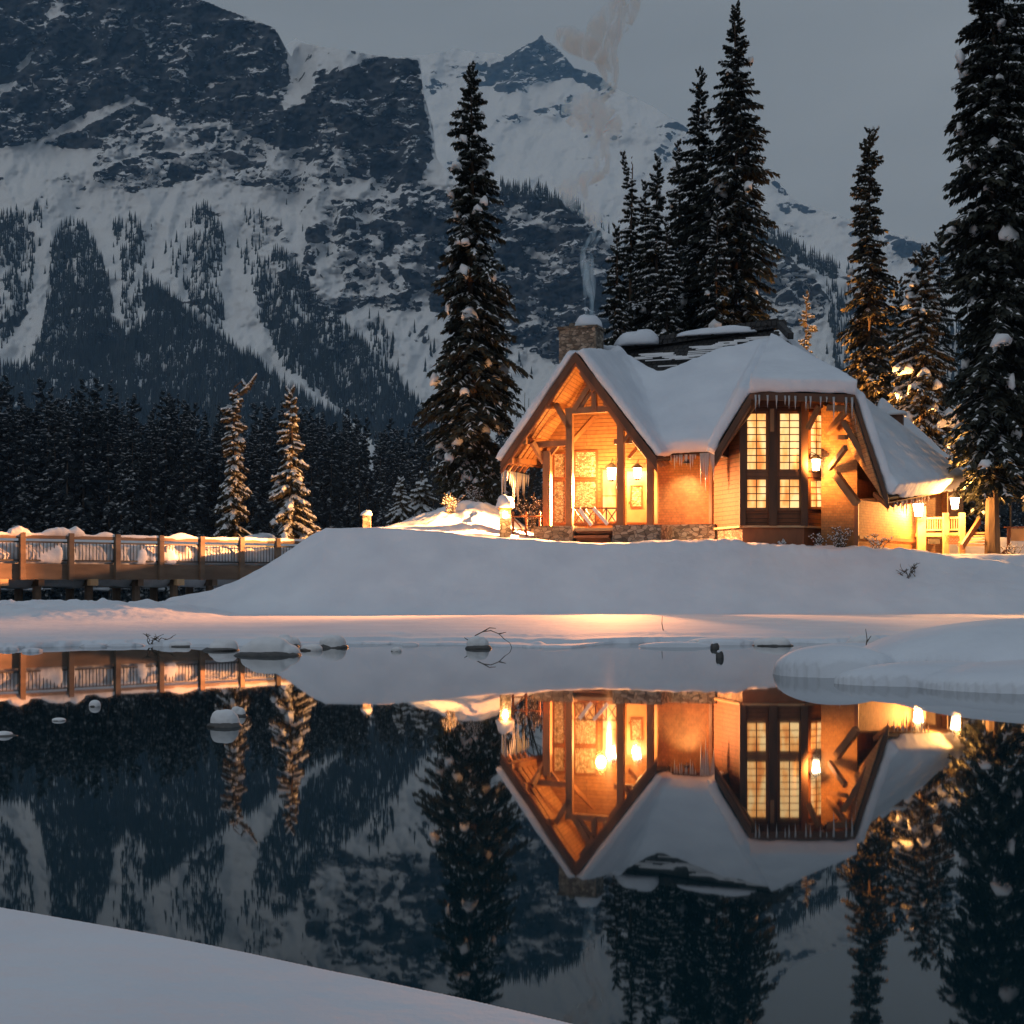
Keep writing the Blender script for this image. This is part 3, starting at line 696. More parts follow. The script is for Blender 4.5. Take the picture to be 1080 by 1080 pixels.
hero(1048, -180, 55.0, 2.1, [(0, .35), (.07, .45), (.13, .62), (.24, 1.0), (.37, .88), (.53, .9), (.63, .72), (.76, .5), (.9, .22), (1, .02)], 'giant spruce in front of the right porch steps', G1, 23, nb=900, nt=14, snow=.09, clump=60, clump_r=(.15, .32), crown0=.10, tr=.24)
hero(1094, -120, 57, 2.5, CONE, 'big spruce cut by the right edge of the photo', G1, 24, nb=640, nt=12, snow=.12, clump=24, clump_r=(.15, .34), crown0=.12, tr=.24)
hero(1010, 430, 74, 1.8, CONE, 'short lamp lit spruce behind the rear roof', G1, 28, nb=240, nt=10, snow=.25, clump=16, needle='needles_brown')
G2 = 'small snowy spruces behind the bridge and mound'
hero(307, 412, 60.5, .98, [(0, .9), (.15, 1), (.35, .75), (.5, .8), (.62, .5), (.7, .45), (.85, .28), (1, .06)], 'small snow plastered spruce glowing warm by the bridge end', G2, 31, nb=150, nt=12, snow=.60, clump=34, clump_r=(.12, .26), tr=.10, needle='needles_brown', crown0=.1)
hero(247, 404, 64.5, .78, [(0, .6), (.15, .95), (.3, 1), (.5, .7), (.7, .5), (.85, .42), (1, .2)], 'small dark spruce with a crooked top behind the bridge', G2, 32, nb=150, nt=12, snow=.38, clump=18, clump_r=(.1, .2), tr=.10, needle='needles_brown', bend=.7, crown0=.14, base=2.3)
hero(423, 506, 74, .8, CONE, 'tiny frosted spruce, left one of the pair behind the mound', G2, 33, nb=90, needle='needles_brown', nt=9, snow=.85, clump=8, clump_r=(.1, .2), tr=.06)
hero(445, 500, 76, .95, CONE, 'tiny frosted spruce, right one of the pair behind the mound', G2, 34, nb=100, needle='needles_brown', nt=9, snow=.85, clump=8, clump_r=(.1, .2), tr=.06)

# far forest: individual trees in the front rows, a mass behind
def forest_mesh(seed):
    V, Fs, SV, SF, lb = spruce_data(seed, 26, 2.6, CONE if seed % 2 else COLM, crown0=.03, nb=120, nt=5, snow=.20, clump=0, tw=.26, fill=1.25)
    # a trunk cone
    tv = np.array([(math.cos(a)*.3, math.sin(a)*.3, -2) for a in np.linspace(0, 5.2, 5)]+[(0, 0, 25)])
    n0 = len(V); n1 = n0+len(SV)
    Va = np.concatenate([V, SV, tv])
    tri = np.concatenate([Fs[:, [0, 1, 2]], Fs[:, [0, 2, 3]], SF+n0, np.array([[n1+k, n1+(k+1) % 5, n1+5] for k in range(5)])])
    mi = np.concatenate([np.zeros(2*len(Fs)), np.ones(len(SF)), np.full(5, 2)])
    return npmesh('forest_spruce', Va, tri, [M['forest_needles'], M['snow_dust'], M['bark']], midx=mi), (Va, tri, mi)
FM = [forest_mesh(200+k) for k in range(6)]
rnd = random.Random(8)
def ftop(px): return float(np.interp(px, [-300, 0, 100, 200, 300, 400, 470, 600, 800, 1080, 1400], [372, 386, 396, 408, 422, 440, 452, 458, 452, 446, 440]))
cand = []
for row, (D, n) in enumerate(((236, 112), (243, 112), (252, 76))):
    for k in range(n):
        px = -330+(1640 if row < 2 else 1250)*((k+rnd.uniform(.1, .9)+.5*(row % 2))/n)
        cand.append((px, D+rnd.uniform(-3, 3)))
first = True
for k, (px, D) in enumerate(cand):
    x = (px-CX)*D/F; bz = float(ground(np.array([x]), np.array([D]))[0])
    h = max(9, (H0+(HY-(ftop(px)+rnd.uniform(2, 50)))*D/F-bz)*1.0)
    o = link('forest_spruce', FM[k % 6][0])
    s = h/26; o.location = (x, D, bz-.2); wv = rnd.uniform(.75, 1.1)
    o.scale = (s*wv, s*wv, s); o.rotation_euler = (rnd.uniform(-.03, .03), rnd.uniform(-.03, .03), rnd.uniform(0, 6.28))
    tag(o, 'dark snow dusted spruce in the dense forest across the lake', 'tree', 'spruces of the forest across the lake')
Va_, T_, Mi_ = [], [], []; nv = 0
for k in range(520):
    D = rnd.uniform(258, 420); px = rnd.uniform(-330, 1420); x = (px-CX)*D/F
    bz = .5+(D-240)*.055; h = max(9, H0+(HY-(ftop(px)+rnd.uniform(-6, 26)))*D/F-bz); h = min(h, 34)
    V0, t0, m0 = FM[k % 6][1]; s = h/26; a = rnd.uniform(0, 6.28); ca, sa = math.cos(a), math.sin(a)
    q = V0*np.array([s*.95, s*.95, s]); q = np.stack([q[:, 0]*ca-q[:, 1]*sa+x, q[:, 0]*sa+q[:, 1]*ca+D, q[:, 2]+bz], -1)
    Va_.append(q); T_.append(t0+nv); Mi_.append(m0); nv += len(q)
fo = link('forest', npmesh('forest', np.concatenate(Va_), np.concatenate(T_), [M['forest_needles'], M['snow_dust'], M['bark']], midx=np.concatenate(Mi_)))
tag(fo, 'deep mass of dark forest behind the first trees across the lake', 'forest', kind='stuff')

# ------------------------------------------------------------ lodge frame
TH = R(20.0)
U = Vector((math.cos(TH), -math.sin(TH), 0)); Vv = Vector((math.sin(TH), math.cos(TH), 0)); Z = Vector((0, 0, 1))
O = Vector(((607-CX)*53.5/F, 53.5, 0))
ON = O.dot(Vv)
def Q(px, py, b):
    X = (px-CX)/F; D = (ON+b)/(X*Vv.x+Vv.y); return P(px, py, D)
def on_plane(px, py, p0, n):
    d = Vector(((px-CX)/F, 1, (HY-py)/F)); c = Vector((0, 0, H0)); return c+d*((p0-c).dot(n)/d.dot(n))
def ab(p): q = p-O; return q.dot(U), q.dot(Vv)
def W(a, b, z): return O+U*a+Vv*b+Z*z
lodge = thing('timber_lodge', 'lamp lit timber lodge with thick snow on its steep roofs', 'lodge', (O.x, O.y, 2.8))
class LB(MB):
    """builder whose meshes hang under the lodge's empty"""
    def obj(s, name, mats, parent=lodge, smooth=False, bevel=0, label=None):
        off = lodge.location
        s.v = [tuple(Vector(v)-off) for v in s.v]
        return MB.obj(s, name, mats, parent, smooth, bevel, label)

A = Q(607.5, 372, 0); AL = Q(528.5, 488, 0); AR = Q(693, 484, 0)
Ab = Q(650, 374, 6.5); ALb = AL+Vv*6.5+Z*.3; ARb = AR+Vv*6.5+Z*.6
ML = Q(684, 479, 1.5); MR = Q(760, 475, 1.5)
RL = Q(653, 371, 8); RRr = Q(816, 347, 8); T = Q(818, 349, 7.4)
CL = Q(792.5, 414, -.4); CR = Q(902, 417, -.4); LL = Q(754, 478, -.4); RRk = Q(937, 525, -.4)
LLb = LL+Vv*4.5; RB = P(1006, 512, 57.5)
def nrm(pts):
    n = (pts[1]-pts[0]).cross(pts[2]-pts[0]).normalized(); return n if n.z > 0 else -n
ROOF = {'pl': [A, AL, ALb, Ab], 'pr': [A, Ab, ARb, AR], 'main': [ML, MR, RRr, RL], 'hip': [T, CL, CR], 'bl': [T, LL, CL], 'bl2': [T, LLb, LL],
        'br': [T, CR, RRk], 'br2': [T, RRk, RB]}
BK = [RL, RRr, RRr+Vv*5-Z*4.8, RL+Vv*5-Z*4.8]
BK2 = [T, RB, RB+Vector((-3, 6, 0)), RRr+Vv*5-Z*4.8]
rb = LB()
for k, pts in list(ROOF.items()):
    n = nrm(pts)
    rb.prism(pts if (pts[1]-pts[0]).cross(pts[2]-pts[0]).z > 0 else pts[::-1], n*-.001-n*.16+Vector((0, 0, 0)))
for pts in (BK, BK2[:3], [BK2[0], BK2[2], BK2[3]]):
    n = nrm(pts); rb.prism(pts if (pts[1]-pts[0]).cross(pts[2]-pts[0]).z > 0 else pts[::-1], -n*.16)
roof = rb.obj('roof', [M['shingle_roof']])
# boarded soffits just under the roof deck
sb = LB()
for k in ('pl', 'pr', 'hip', 'bl', 'br', 'br2'):
    pts = ROOF[k]; n = nrm(pts); c = sum(pts, Vector())/len(pts)
    q = [c+(p-c)*.985-n*.17 for p in pts]
    sb.prism(q if (q[1]-q[0]).cross(q[2]-q[0]).z > 0 else q[::-1], -n*.03)
sb.obj('soffit', M['soffit'])
# barge boards
bb = LB()
def barge(p, q, out, dn=.34, th=.10):
    d = (q-p).normalized(); pr = Vector((0, 0, -1)); f = -Vv*out
    bb.hexa([p+f+pr*dn, q+f+pr*dn, q+f+Vv*th+pr*dn, p+f+Vv*th+pr*dn, p+f+pr*-.02, q+f+pr*-.02, q+f+Vv*th+pr*-.02, p+f+Vv*th+pr*-.02])
for a_ in ((A, AL, .34), (A, AR, .38), (CL, LL, .36), (CR, RRk, .42), (CL, CR, .26)):
    bb = LB(); barge(a_[0], a_[1], .08, a_[2]); bb.obj('barge_board', M['dark_timber'])
bb = LB()
def barge2(p, q, out, dn, th):
    f = -Vv*out
    bb.hexa([p+f-Z*(dn+.12), q+f-Z*(dn+.12), q+f+Vv*th-Z*(dn+.12), p+f+Vv*th-Z*(dn+.12), p+f-Z*dn, q+f-Z*dn, q+f+Vv*th-Z*dn, p+f+Vv*th-Z*dn])
for a_ in ((A, AL, .345), (A, AR, .385), (CL, LL, .365), (CR, RRk, .425)):
    bb = LB(); barge2(a_[0], a_[1], .03, a_[2], .08); bb.obj('barge_trim', M['brown_timber'])
# ridge cap
kb = LB(); d = (RRr-RL).normalized()
kb.beam(RL-d*.3+Z*.14, RRr+d*.5+Z*.14, .55, .30); kb.beam(RL-d*.1+Z*.34, RRr+d*.2+Z*.34, .20, .14)
for k in range(12):
    p = RL.lerp(RRr, (k+.5)/12)+Z*.26; kb.beam(p-Vv*.42-Z*.12, p+Vv*.42-Z*.12, .1, .16)
kb.beam(RRr+d*.2+Z*.2, T+d*1.0-Vv*2.4-Z*.75, .22, .24)
kb.obj('ridge_cap', M['shingle_roof'])

# snow blanket
def remeshed(mb, name, vox, it, material, parent=lodge, disp=.05, dscale=.7, cls=True):
    o = mb.obj(name, material, parent)
    m = o.modifiers.new('r', 'REMESH'); m.mode = 'VOXEL'; m.voxel_size = vox; m.use_smooth_shade = True
    s = o.modifiers.new('s', 'SMOOTH'); s.iterations = it; s.factor = .5
    me = bake(o)
    n = len(me.vertices); co = np.empty(n*3, np.float32); me.vertices.foreach_get('co', co); co = co.reshape(-1, 3)
    no = np.empty(n*3, np.float32); me.vertices.foreach_get('normal', no); no = no.reshape(-1, 3)
    f = fbm(co[:, 0]*dscale, co[:, 1]*dscale, co[:, 2]*dscale, seed=7, octs=4)*disp+fbm(co[:, 0]*4, co[:, 1]*4, co[:, 2]*4, seed=8, octs=3)*disp*.25
    co = co+no*f[:, None]; me.vertices.foreach_set('co', co.ravel())
    me.polygons.foreach_set('use_smooth', [True]*len(me.polygons)); me.update()
    return o
MN = nrm(ROOF['main'])
def onmain(px, py): return on_plane(px, py, ML, MN)
sn = LB()
def snow_face(pts, th, lift=.02, grow=1.0):
    n = nrm(pts[:3]); c = sum(pts, Vector())/len(pts)
    q = [c+(p-c)*grow+n*lift for p in pts]
    if sum(((q[i]).cross(q[(i+1) % len(q)]) for i in range(len(q))), Vector()).z < 0: q = q[::-1]
    off = n*th
    a = [Vector(p) for p in q]; b = [p+off for p in a]
    # triangulated closed slab
    import mathutils
    tri = mathutils.geometry.tessellate_polygon([a])
    for t in tri:
        t = list(t)
        if (a[t[1]]-a[t[0]]).cross(a[t[2]]-a[t[0]]).dot(n) < 0: t = t[::-1]
        sn.poly([b[i] for i in t]); sn.poly([a[i] for i in t[::-1]])
    for i in range(len(a)):
        j = (i+1) % len(a); sn.poly([a[i], a[j], b[j], b[i]])
ext = -Vv*.12
mainsn = [ML-Vv*.25-U*.3, MR-Vv*.25+U*.3, onmain(830, 372), onmain(814, 366), onmain(800, 368), onmain(782, 374), onmain(762, 377), onmain(742, 385), onmain(718, 395), onmain(698, 402), onmain(682, 394), onmain(668, 386), onmain(655, 380)]
snow_face([A+ext, Ab, ALb, AL+ext], .30); snow_face([A+ext, Ab, ARb, AR+ext], .34)
snow_face(mainsn, .50)
snow_face([T-Vv*1.1-Z*.70, CL+ext-Vv*.12, CR+ext-Vv*.12+U*.2], .52); snow_face([T-Vv*1.1-Z*.70, LL+ext, CL+ext], .40); snow_face([T-Vv*1.1-Z*.65, LLb, LL], .40)
snow_face([T-Vv*1.0-Z*.65, CR+ext, RRk+ext+Z*.05], .42); snow_face([T-Vv*.8-Z*.6, RRk+ext, RB-Z*.1+U*.2], .60)
# swollen eaves
def roll(p, q, r, k=9):
    mb = sn; pts = [p.lerp(q, i/(k-1)) for i in range(k)]
    mb.tube(pts, [r*(.85+.25*mnoise.noise(v*1.3)) for v in pts], 10)
roll(ML-Vv*.18+Z*.22, MR-Vv*.18+Z*.22, .36); roll(CL+Z*.22-Vv*.1, CR+Z*.22-Vv*.1, .28); roll(RRk+Z*.30, RB+Z*.30, .30)
roll(AR+Z*.25, AR+Vv*1.3+Z*.3, .25); roll(LL+Z*.2, LL+Vv*1.6+Z*.2, .25)
roll(RRk.lerp(RB, .15)+Z*.05, RRk.lerp(RB, .98)-Z*.05, .22)
# the valley filled in
valley = [ML+Z*.35, ML.lerp(Ab, .5)+Z*.40, Ab+Z*.2]
sn.tube([p+Z*-.05 for p in valley], [.5, .55, .3], 10)
valley = [MR+Z*.35, MR.lerp(T, .5)+Z*.30, T-Vv*.8-Z*.5]
sn.tube([p+Z*-.10 for p in valley], [.5, .5, .2], 10)
rs = remeshed(sn, 'roof_snow', .075, 26, M['snow'], disp=.10, dscale=.5)
def capsnow(name, cen, dims, parent=lodge, builder=LB, rz=0, material='snow'):
    b = builder(); m = Matrix.Rotation(rz, 3, 'Z')
    n1, n2 = 14, 7; rows = []
    for j in range(n2+1):
        ph = (j/n2)*math.pi/2; row = []
        for i in range(n1):
            a = 2*math.pi*i/n1; r = math.cos(ph)**.6 if j < n2 else 0
            v = Vector((math.cos(a)*r*dims[0], math.sin(a)*r*dims[1], math.sin(ph)*dims[2]))
            v *= 1+.30*mnoise.noise(Vector((math.cos(a)*1.5, math.sin(a)*1.5, ph))+Vector(cen))
            row.append(Vector(cen)+m @ v)
        rows.append(row)
    for j in range(n2):
        for i in range(n1):
            b.poly([rows[j][i], rows[j][(i+1) % n1], rows[j+1][(i+1) % n1], rows[j+1][i]])
    b.poly(rows[0][::-1])
    return b.obj(name, M[material], parent, smooth=True)
capsnow('ridge_snow', Q(672, 364, 7.6), (.95, .42, .55), rz=-TH)
capsnow('ridge_snow', Q(757, 353, 7.8), (1.75, .4, .30), rz=-TH)
capsnow('ridge_snow', Q(640, 372, 7.0), (.6, .5, .3), rz=-TH)
# streaks of snow left on the bare shingle courses
st = LB()
for k in range(46):
    px = random.Random(k).uniform(672, 808); f = (px-655)/160; py0 = 371-24*f+7; py1 = np.interp(px, [655, 698, 742, 778, 812], [374, 389, 372, 361, 356])
    if py1-py0 < 1: continue
    py = py0+(py1-py0)*random.Random(k+99).random(); l = random.Random(k+5).uniform(.15, .7)
    p = onmain(px, py)+MN*.02; st.beam(p-U*l, p+U*l, .05, .05)
st.obj('shingle_snow', M['snow_clump'])

# chimney
cb = LB(); cA = Q(590, 366, 5.2); cB = Q(629, 366, 5.2); c0 = (cA+cB)/2; wdt = (cB-cA).length
cc = Vector((c0.x, c0.y, 0))+Vv*.5; ztop = Q(610, 346.5, 5.2).z
cb.box((cc.x, cc.y, (ztop+6)/2), (wdt, 1.1, ztop-6), -TH)
ch = cb.obj('chimney', M['stone'])
cb = LB(); cb.box((cc.x, cc.y, ztop+.05), (wdt+.14, 1.24, .1), -TH)
for s in (-1, 1):
    cb.box(tuple(Vector((cc.x, cc.y, ztop+.2))+U*s*.35), (.28, .28, .22), -TH)
ck = cb.obj('chimney_cap', M['stone']); 
capsnow('chimney_snow', (cc.x+U.x*.33, cc.y+U.y*.33, ztop+.1), (.60, .45, .50), rz=-TH)

# ---- porch
FZ = 3.25                                     # porch floor
fb = LB(); aL, aR = -1.75, 2.6
fb.box(tuple(W((aL+aR)/2, 1.75, FZ-.06)), (aR-aL+.2, 3.0, .12), -TH)
fb.obj('porch_floor', M['pale_wood'])
def zroof_p(a, b):
    a0 = ab(A)[0]; aa = ab(A.lerp(Ab, b/6.5))[0]; za = A.z+(Ab.z-A.z)*b/6.5
    e = AL if a < aa else AR; ea = ab(e)[0]
    return za+(e.z-za)*abs(a-aa)/abs(ea-aa)
def at(px, b): return ab(Q(px, 500, b))[0]
BWALL = 2.9
wl = LB(); l_, r_ = at(577, BWALL), at(694, BWALL)
top = [(r_, zroof_p(r_, BWALL)-.3), (ab(A.lerp(Ab, BWALL/6.5))[0], zroof_p(ab(A.lerp(Ab, BWALL/6.5))[0], BWALL)-.3), (l_, zroof_p(l_, BWALL)-.3)]
wl.prism([W(l_, BWALL, FZ), W(r_, BWALL, FZ)]+[W(a, BWALL, z) for a, z in top], Vv*.2)
wl.obj('wall', M['soffit'], label='boarded back wall of the gabled porch')
def framed(name_f, px0, px1, py0, py1, b, fr, glassm, nx=1, ny=1, mun=.03, fm='brown_timber', pane='pane', plane=None, proud=.05, parent=lodge):
    """window: frame with glazing bars as part, its pane as sub-part. plane=(origin, dir along, normal towards viewer)"""
    g = (lambda px, py: Q(px, py, b)) if plane is None else (lambda px, py: on_plane(px, py, plane[0], plane[2]))
    nn = -Vv if plane is None else plane[2]
    p00, p10, p11, p01 = g(px0, py1), g(px1, py1), g(px1, py0), g(px0, py0)
    ax = (p10-p00).normalized(); wd = (p10-p00).length; z0 = p00.z; z1 = p01.z; base = Vector((p00.x, p00.y, 0))
    def pt(u, z, o): return base+ax*u+Z*z+nn*o
    def bar(b_, u0, u1, za, zb, o0, o1):
        b_.hexa([pt(u0, za, o1), pt(u1, za, o1), pt(u1, za, o0), pt(u0, za, o0), pt(u0, zb, o1), pt(u1, zb, o1), pt(u1, zb, o0), pt(u0, zb, o0)])
    f = LB(); o1 = proud
    bar(f, -fr, 0, z0-fr, z1+fr, .001, o1); bar(f, wd, wd+fr, z0-fr, z1+fr, .001, o1)
    bar(f, 0, wd, z1, z1+fr, .001, o1); bar(f, 0, wd, z0-fr, z0, .001, o1)
    for i in range(1, nx):
        u = wd*i/nx; bar(f, u-mun/2, u+mun/2, z0, z1, .018, o1-.015)
    for j in range(1, ny):
        z = z0+(z1-z0)*j/ny; bar(f, 0, wd, z-mun/2, z+mun/2, .016, o1-.018)
    fo_ = f.obj(name_f, M[fm], parent)
    p = LB(); bar(p, 0, wd, z0, z1, -.02, .012)
    po = p.obj(pane, M[glassm], lodge); po.parent = fo_
    return fo_
# speckled stone-glass panels and door of the porch wall
framed('wall_panel', 585, 596, 479, 503, BWALL, .07, 'pebble_glass'); framed('wall_panel', 585, 596, 508, 551, BWALL, .07, 'pebble_glass')
framed('wall_panel', 607, 629, 477, 503, BWALL, .07, 'pebble_glass'); framed('wall_panel', 607, 629, 508, 551, BWALL, .07, 'pebble_glass')
framed('window', 636, 650, 496, 550, BWALL, .07, 'lit_glass', 1, 2)
# door
db = LB(); p0, p1 = Q(661, 551, BWALL-.06), Q(682, 551, BWALL-.06); z1 = Q(670, 497, BWALL).z
db.prism([p0, p1, Vector((p1.x, p1.y, z1)), Vector((p0.x, p0.y, z1))], Vv*.055)
door = db.obj('door', M['pale_wood'])
f_ = framed('door_window', 666, 676.5, 513, 534, BWALL-.062, .04, 'pebble_glass', parent=lodge); f_.parent = door
hb = LB(); q = Q(663.5, 532, BWALL-.14); hb.tube([q, q+Z*.12], .018, 6); hb.tube([q+Z*.06, q+Z*.06+Vv*.07], .012, 6)
h_ = hb.obj('handle', M['iron']); h_.parent = door

# posts, ties and braces of the porch
def post(px, pyt, b, wd=.24, zb=FZ, name='post', m='timber', label=None):
    t_ = LB(); p = Q(px, pyt, b); t_.box((p.x, p.y, (p.z+zb)/2), (wd, wd, p.z-zb), -TH); t_.obj(name, M[m], bevel=.012, label=label)
    return Vector((p.x, p.y, 0))
post(577.5, 476, 1.0, .30); post(601, 436, .55, .26); post(655, 447, .55, .26); post(686, 482, .7, .24)
def tim(a0, a1, wd=.16, ht=.2, name='brace', m='timber'):
    t_ = LB(); t_.beam(a0, a1, wd, ht, axis=U); return t_.obj(name, M[m], bevel=.01)
tim(Q(597, 434, .55), Q(646, 431, .55), .22, .24, 'tie_beam'); tim(Q(566, 469, .9), Q(602, 467, .9), .22, .22, 'tie_beam')
tim(Q(648, 466, .7), Q(668, 465, .7), .2, .2, 'tie_beam')
tim(Q(601, 452, .5), Q(586, 426, .5)); tim(Q(655, 449, .5), Q(638, 424, .5)); tim(Q(606, 432, .5), Q(621, 408, .5)); tim(Q(613, 392, .35), Q(627, 412, .35))
tim(Q(627, 434, .5), Q(627, 412, .5), .2, .2, 'king_post'); tim(Q(612, 430, .55), Q(624, 414, .55), .12, .14)
tim(Q(574, 488, 1.0), Q(561, 466, .4)); tim(Q(686, 485, .6), Q(667, 461, .4)); tim(Q(655, 470, .55), Q(664, 458, .5), .12, .14)
tim(Q(577, 484, 1), Q(589, 468, 1), .14, .16); tim(Q(596, 474, 1.4), Q(626, 440, 2.4), .14, .16)
tim(Q(663, 483, 1.6), Q(676, 468, 1.6), .12, .14)
# purlins running back under the slopes
for frac, e in ((.0, AL), (.38, AL), (.70, AL), (.88, AL), (.38, AR), (.70, AR), (.90, AR)):
    p = A.lerp(e, frac)-Z*.42+Vv*.1; q = Ab.lerp(ALb if e is AL else ARb, frac)-Z*.42
    q = p.lerp(q, 2.8/6.4)
    tim(p-Vv*.1, q, .2, .22, 'purlin')
for b_ in (.75, 1.35, 1.95, 2.55):
    for e, eb in ((AL, ALb), (AR, ARb)):
        f = b_/6.5; tim(A.lerp(Ab, f)-Z*.30, e.lerp(eb, f)-Z*.30, .12, .12, 'rafter', 'timber')
# stone plinths, step
def plinth(px0, px1, py0, py1, b, dep=.5):
    t_ = LB(); p = Q(px0, py0, b); q = Q(px1, py0, b); zb = p.z-(py1-py0)*.036-.4
    t_.prism([Vector((p.x, p.y, zb)), Vector((q.x, q.y, zb)), Vector((q.x, q.y, p.z)), Vector((p.x, p.y, p.z))], Vv*dep)
    t_.obj('stone_plinth', M['stone'])
plinth(563, 604, 555, 569, .1, 1.6); plinth(646, 697, 554, 569, .1, 1.8); plinth(697, 754, 553.5, 566, 2.0, .4)
t_ = LB(); c = (Q(604.5, 558, .2)+Q(645.5, 558, .2))/2
for k, (zz, o_) in enumerate(((FZ-.15, 0), (FZ-.34, -.35))):
    t_.box((c.x+Vv.x*(.35+o_), c.y+Vv.y*(.35+o_), zz), (1.38, .38, .10), -TH); t_.box((c.x+Vv.x*(.48+o_), c.y+Vv.y*(.48+o_), zz-.13), (1.38, .05, .17), -TH)
t_.obj('step', M['brown_timber'])
# railing of crossed poles
rl = LB(); x0, x1 = 605, 651
rl.beam(Q(x0, 536, .5), Q(x1, 536, .5), .06, .06); rl.beam(Q(x0, 553, .5), Q(x1, 553, .5), .05, .05)
for k in range(4):
    a0 = x0+(x1-x0)*k/4; a1 = x0+(x1-x0)*(k+1)/4
    rl.beam(Q(a0, 553, .50), Q(a1, 536, .50), .035, .035); rl.beam(Q(a0, 536, .54), Q(a1, 553, .54), .035, .035); rl.beam(Q(a1, 553, .5), Q(a1, 535, .5), .05, .05)
rl.obj('railing', M['brown_timber'])

# ---- main wall between the gables
wl = LB(); p, q = Q(690, 553, 2.4), Q(755, 553, 2.4); zt = ML.z+.35
wl.prism([Vector((p.x, p.y, p.z)), Vector((q.x, q.y, p.z)), Vector((q.x, q.y, zt)), Vector((p.x, p.y, zt))], Vv*.2)
wl.obj('wall', M['shingle_wall'], label='shingled wall between the two gables')
for px in (692, 749.5):
    t_ = LB(); p = Q(px, 553, 2.33); t_.box((p.x, p.y, (p.z+zt)/2), (.12, .10, zt-p.z), -TH); t_.obj('corner_board', M['pale_wood'])
t_ = LB(); t_.beam(Q(690, 553.5, 2.3), Q(752, 553.5, 2.3), .25, .07); t_.obj('sill_board', M['brown_timber'])
sc_ = LB(); sc_.tube([Q(690, 481, 1.62), Q(760, 477.5, 1.62)], .07, 8); sc_.obj('gutter', M['dark_timber'])

# ---- bay with tall windows
D1 = Q(783, 500, .2).y
F0 = Q(752, 500, 2.35); F1 = P(783, 500, D1); F2 = P(848, 500, D1); F3 = P(872, 500, D1+1.35)
def fl(p, z): return Vector((p.x, p.y, z))
zb = P(800, 574, D1).z-.3; zs = P(800, 554.5, D1).z; zt = P(800, 414, D1).z-.12
tops = {0: Q(756, 474, 1.2).z, 1: zt, 2: zt, 3: zt}
bw = LB()
for i, (p, q) in enumerate(((F0, F1), (F1, F2), (F2, F3))):
    e = (q-p).normalized(); e.z = 0; n = Vector((e.y, -e.x, 0)).normalized()
    za = tops[0] if i == 0 else zt
    bw.prism([fl(p, zs), fl(q, zs), fl(q, zt-(.15 if i == 0 else 0)), fl(p, za)], -n*.18)
bw.obj('bay_wall', M['dark_siding'])
bs_ = LB()
for p, q in ((F1, F2), (F2, F3)):
    e = (q-p).normalized(); n = Vector((e.y, -e.x, 0)).normalized()
    bs_.prism([fl(p, zb), fl(q, zb), fl(q, zs-.07), fl(p, zs-.07)], -n*.12)
bs_.obj('bay_skirt', M['brown_timber'])
bs_ = LB(); e = (F1-F0).normalized(); n = Vector((e.y, -e.x, 0)).normalized()
bs_.prism([fl(F0, zb), fl(F1, zb), fl(F1, zs-.07), fl(F0, zs-.07)], -n*.12); bs_.obj('stone_plinth', M['stone'])
sl_ = LB()
for p, q in ((F0, F1), (F1, F2), (F2, F3)):
    e = (q-p).normalized(); n = Vector((e.y, -e.x, 0)).normalized()
    sl_.beam(fl(p, zs-.03)+n*.02, fl(q, zs-.03)+n*.02, .2, .07)
sl_.obj('window_sill', M['pale_wood'])
nF = Vector((0, -1, 0)); e3 = (F3-F2); e3.z = 0; e3.normalize(); n3 = Vector((e3.y, -e3.x, 0)).normalized()
for x0, x1 in ((788, 807.5), (822.5, 842.5)):
    framed('window', x0, x1, 436.5, 495, 0, .10, 'lit_glass', 2, 8, .035, plane=(F1-Vector((0, .0, 0)), None, nF))
    framed('window', x0, x1, 506, 535.5, 0, .10, 'lit_glass', 2, 4, .035, plane=(F1, None, nF))
framed('window', 854, 866.5, 437.5, 494, 0, .09, 'lit_glass', 2, 8, .035, plane=(F2, None, n3))
framed('window', 854, 866.5, 507, 534.5, 0, .09, 'lit_glass', 2, 4, .035, plane=(F2, None, n3))
for px, wd in ((783, .22), (815, .30), (848, .26)):
    t_ = LB(); p = P(px, 500, D1-.08); t_.box((p.x, p.y, (zs+zt)/2), (wd, .2, zt-zs), 0); t_.obj('bay_post', M['dark_timber'], bevel=.01)
t_ = LB(); p = fl(F3, 0)-n3*-.05; t_.box((p.x, p.y, (zb+zt)/2), (.22, .22, zt-zb), -.9); t_.obj('bay_post', M['dark_timber'], bevel=.01)
t_ = LB(); zz = P(800, 425, D1).z; t_.beam(fl(F1, zz)+nF*.07, fl(F2, zz)+nF*.07, .1, .26); t_.beam(fl(F2, zz)+n3*.07, fl(F3, zz)+n3*.07, .1, .26); t_.obj('bay_header', M['dark_timber'])
t_ = LB(); zz = P(800, 500.5, D1).z; t_.beam(fl(F1, zz)+nF*.03, fl(F2, zz)+nF*.03, .06, .16); t_.beam(fl(F2, zz)+n3*.03, fl(F3, zz)+n3*.03, .06, .16); t_.obj('bay_transom', M['brown_timber'])
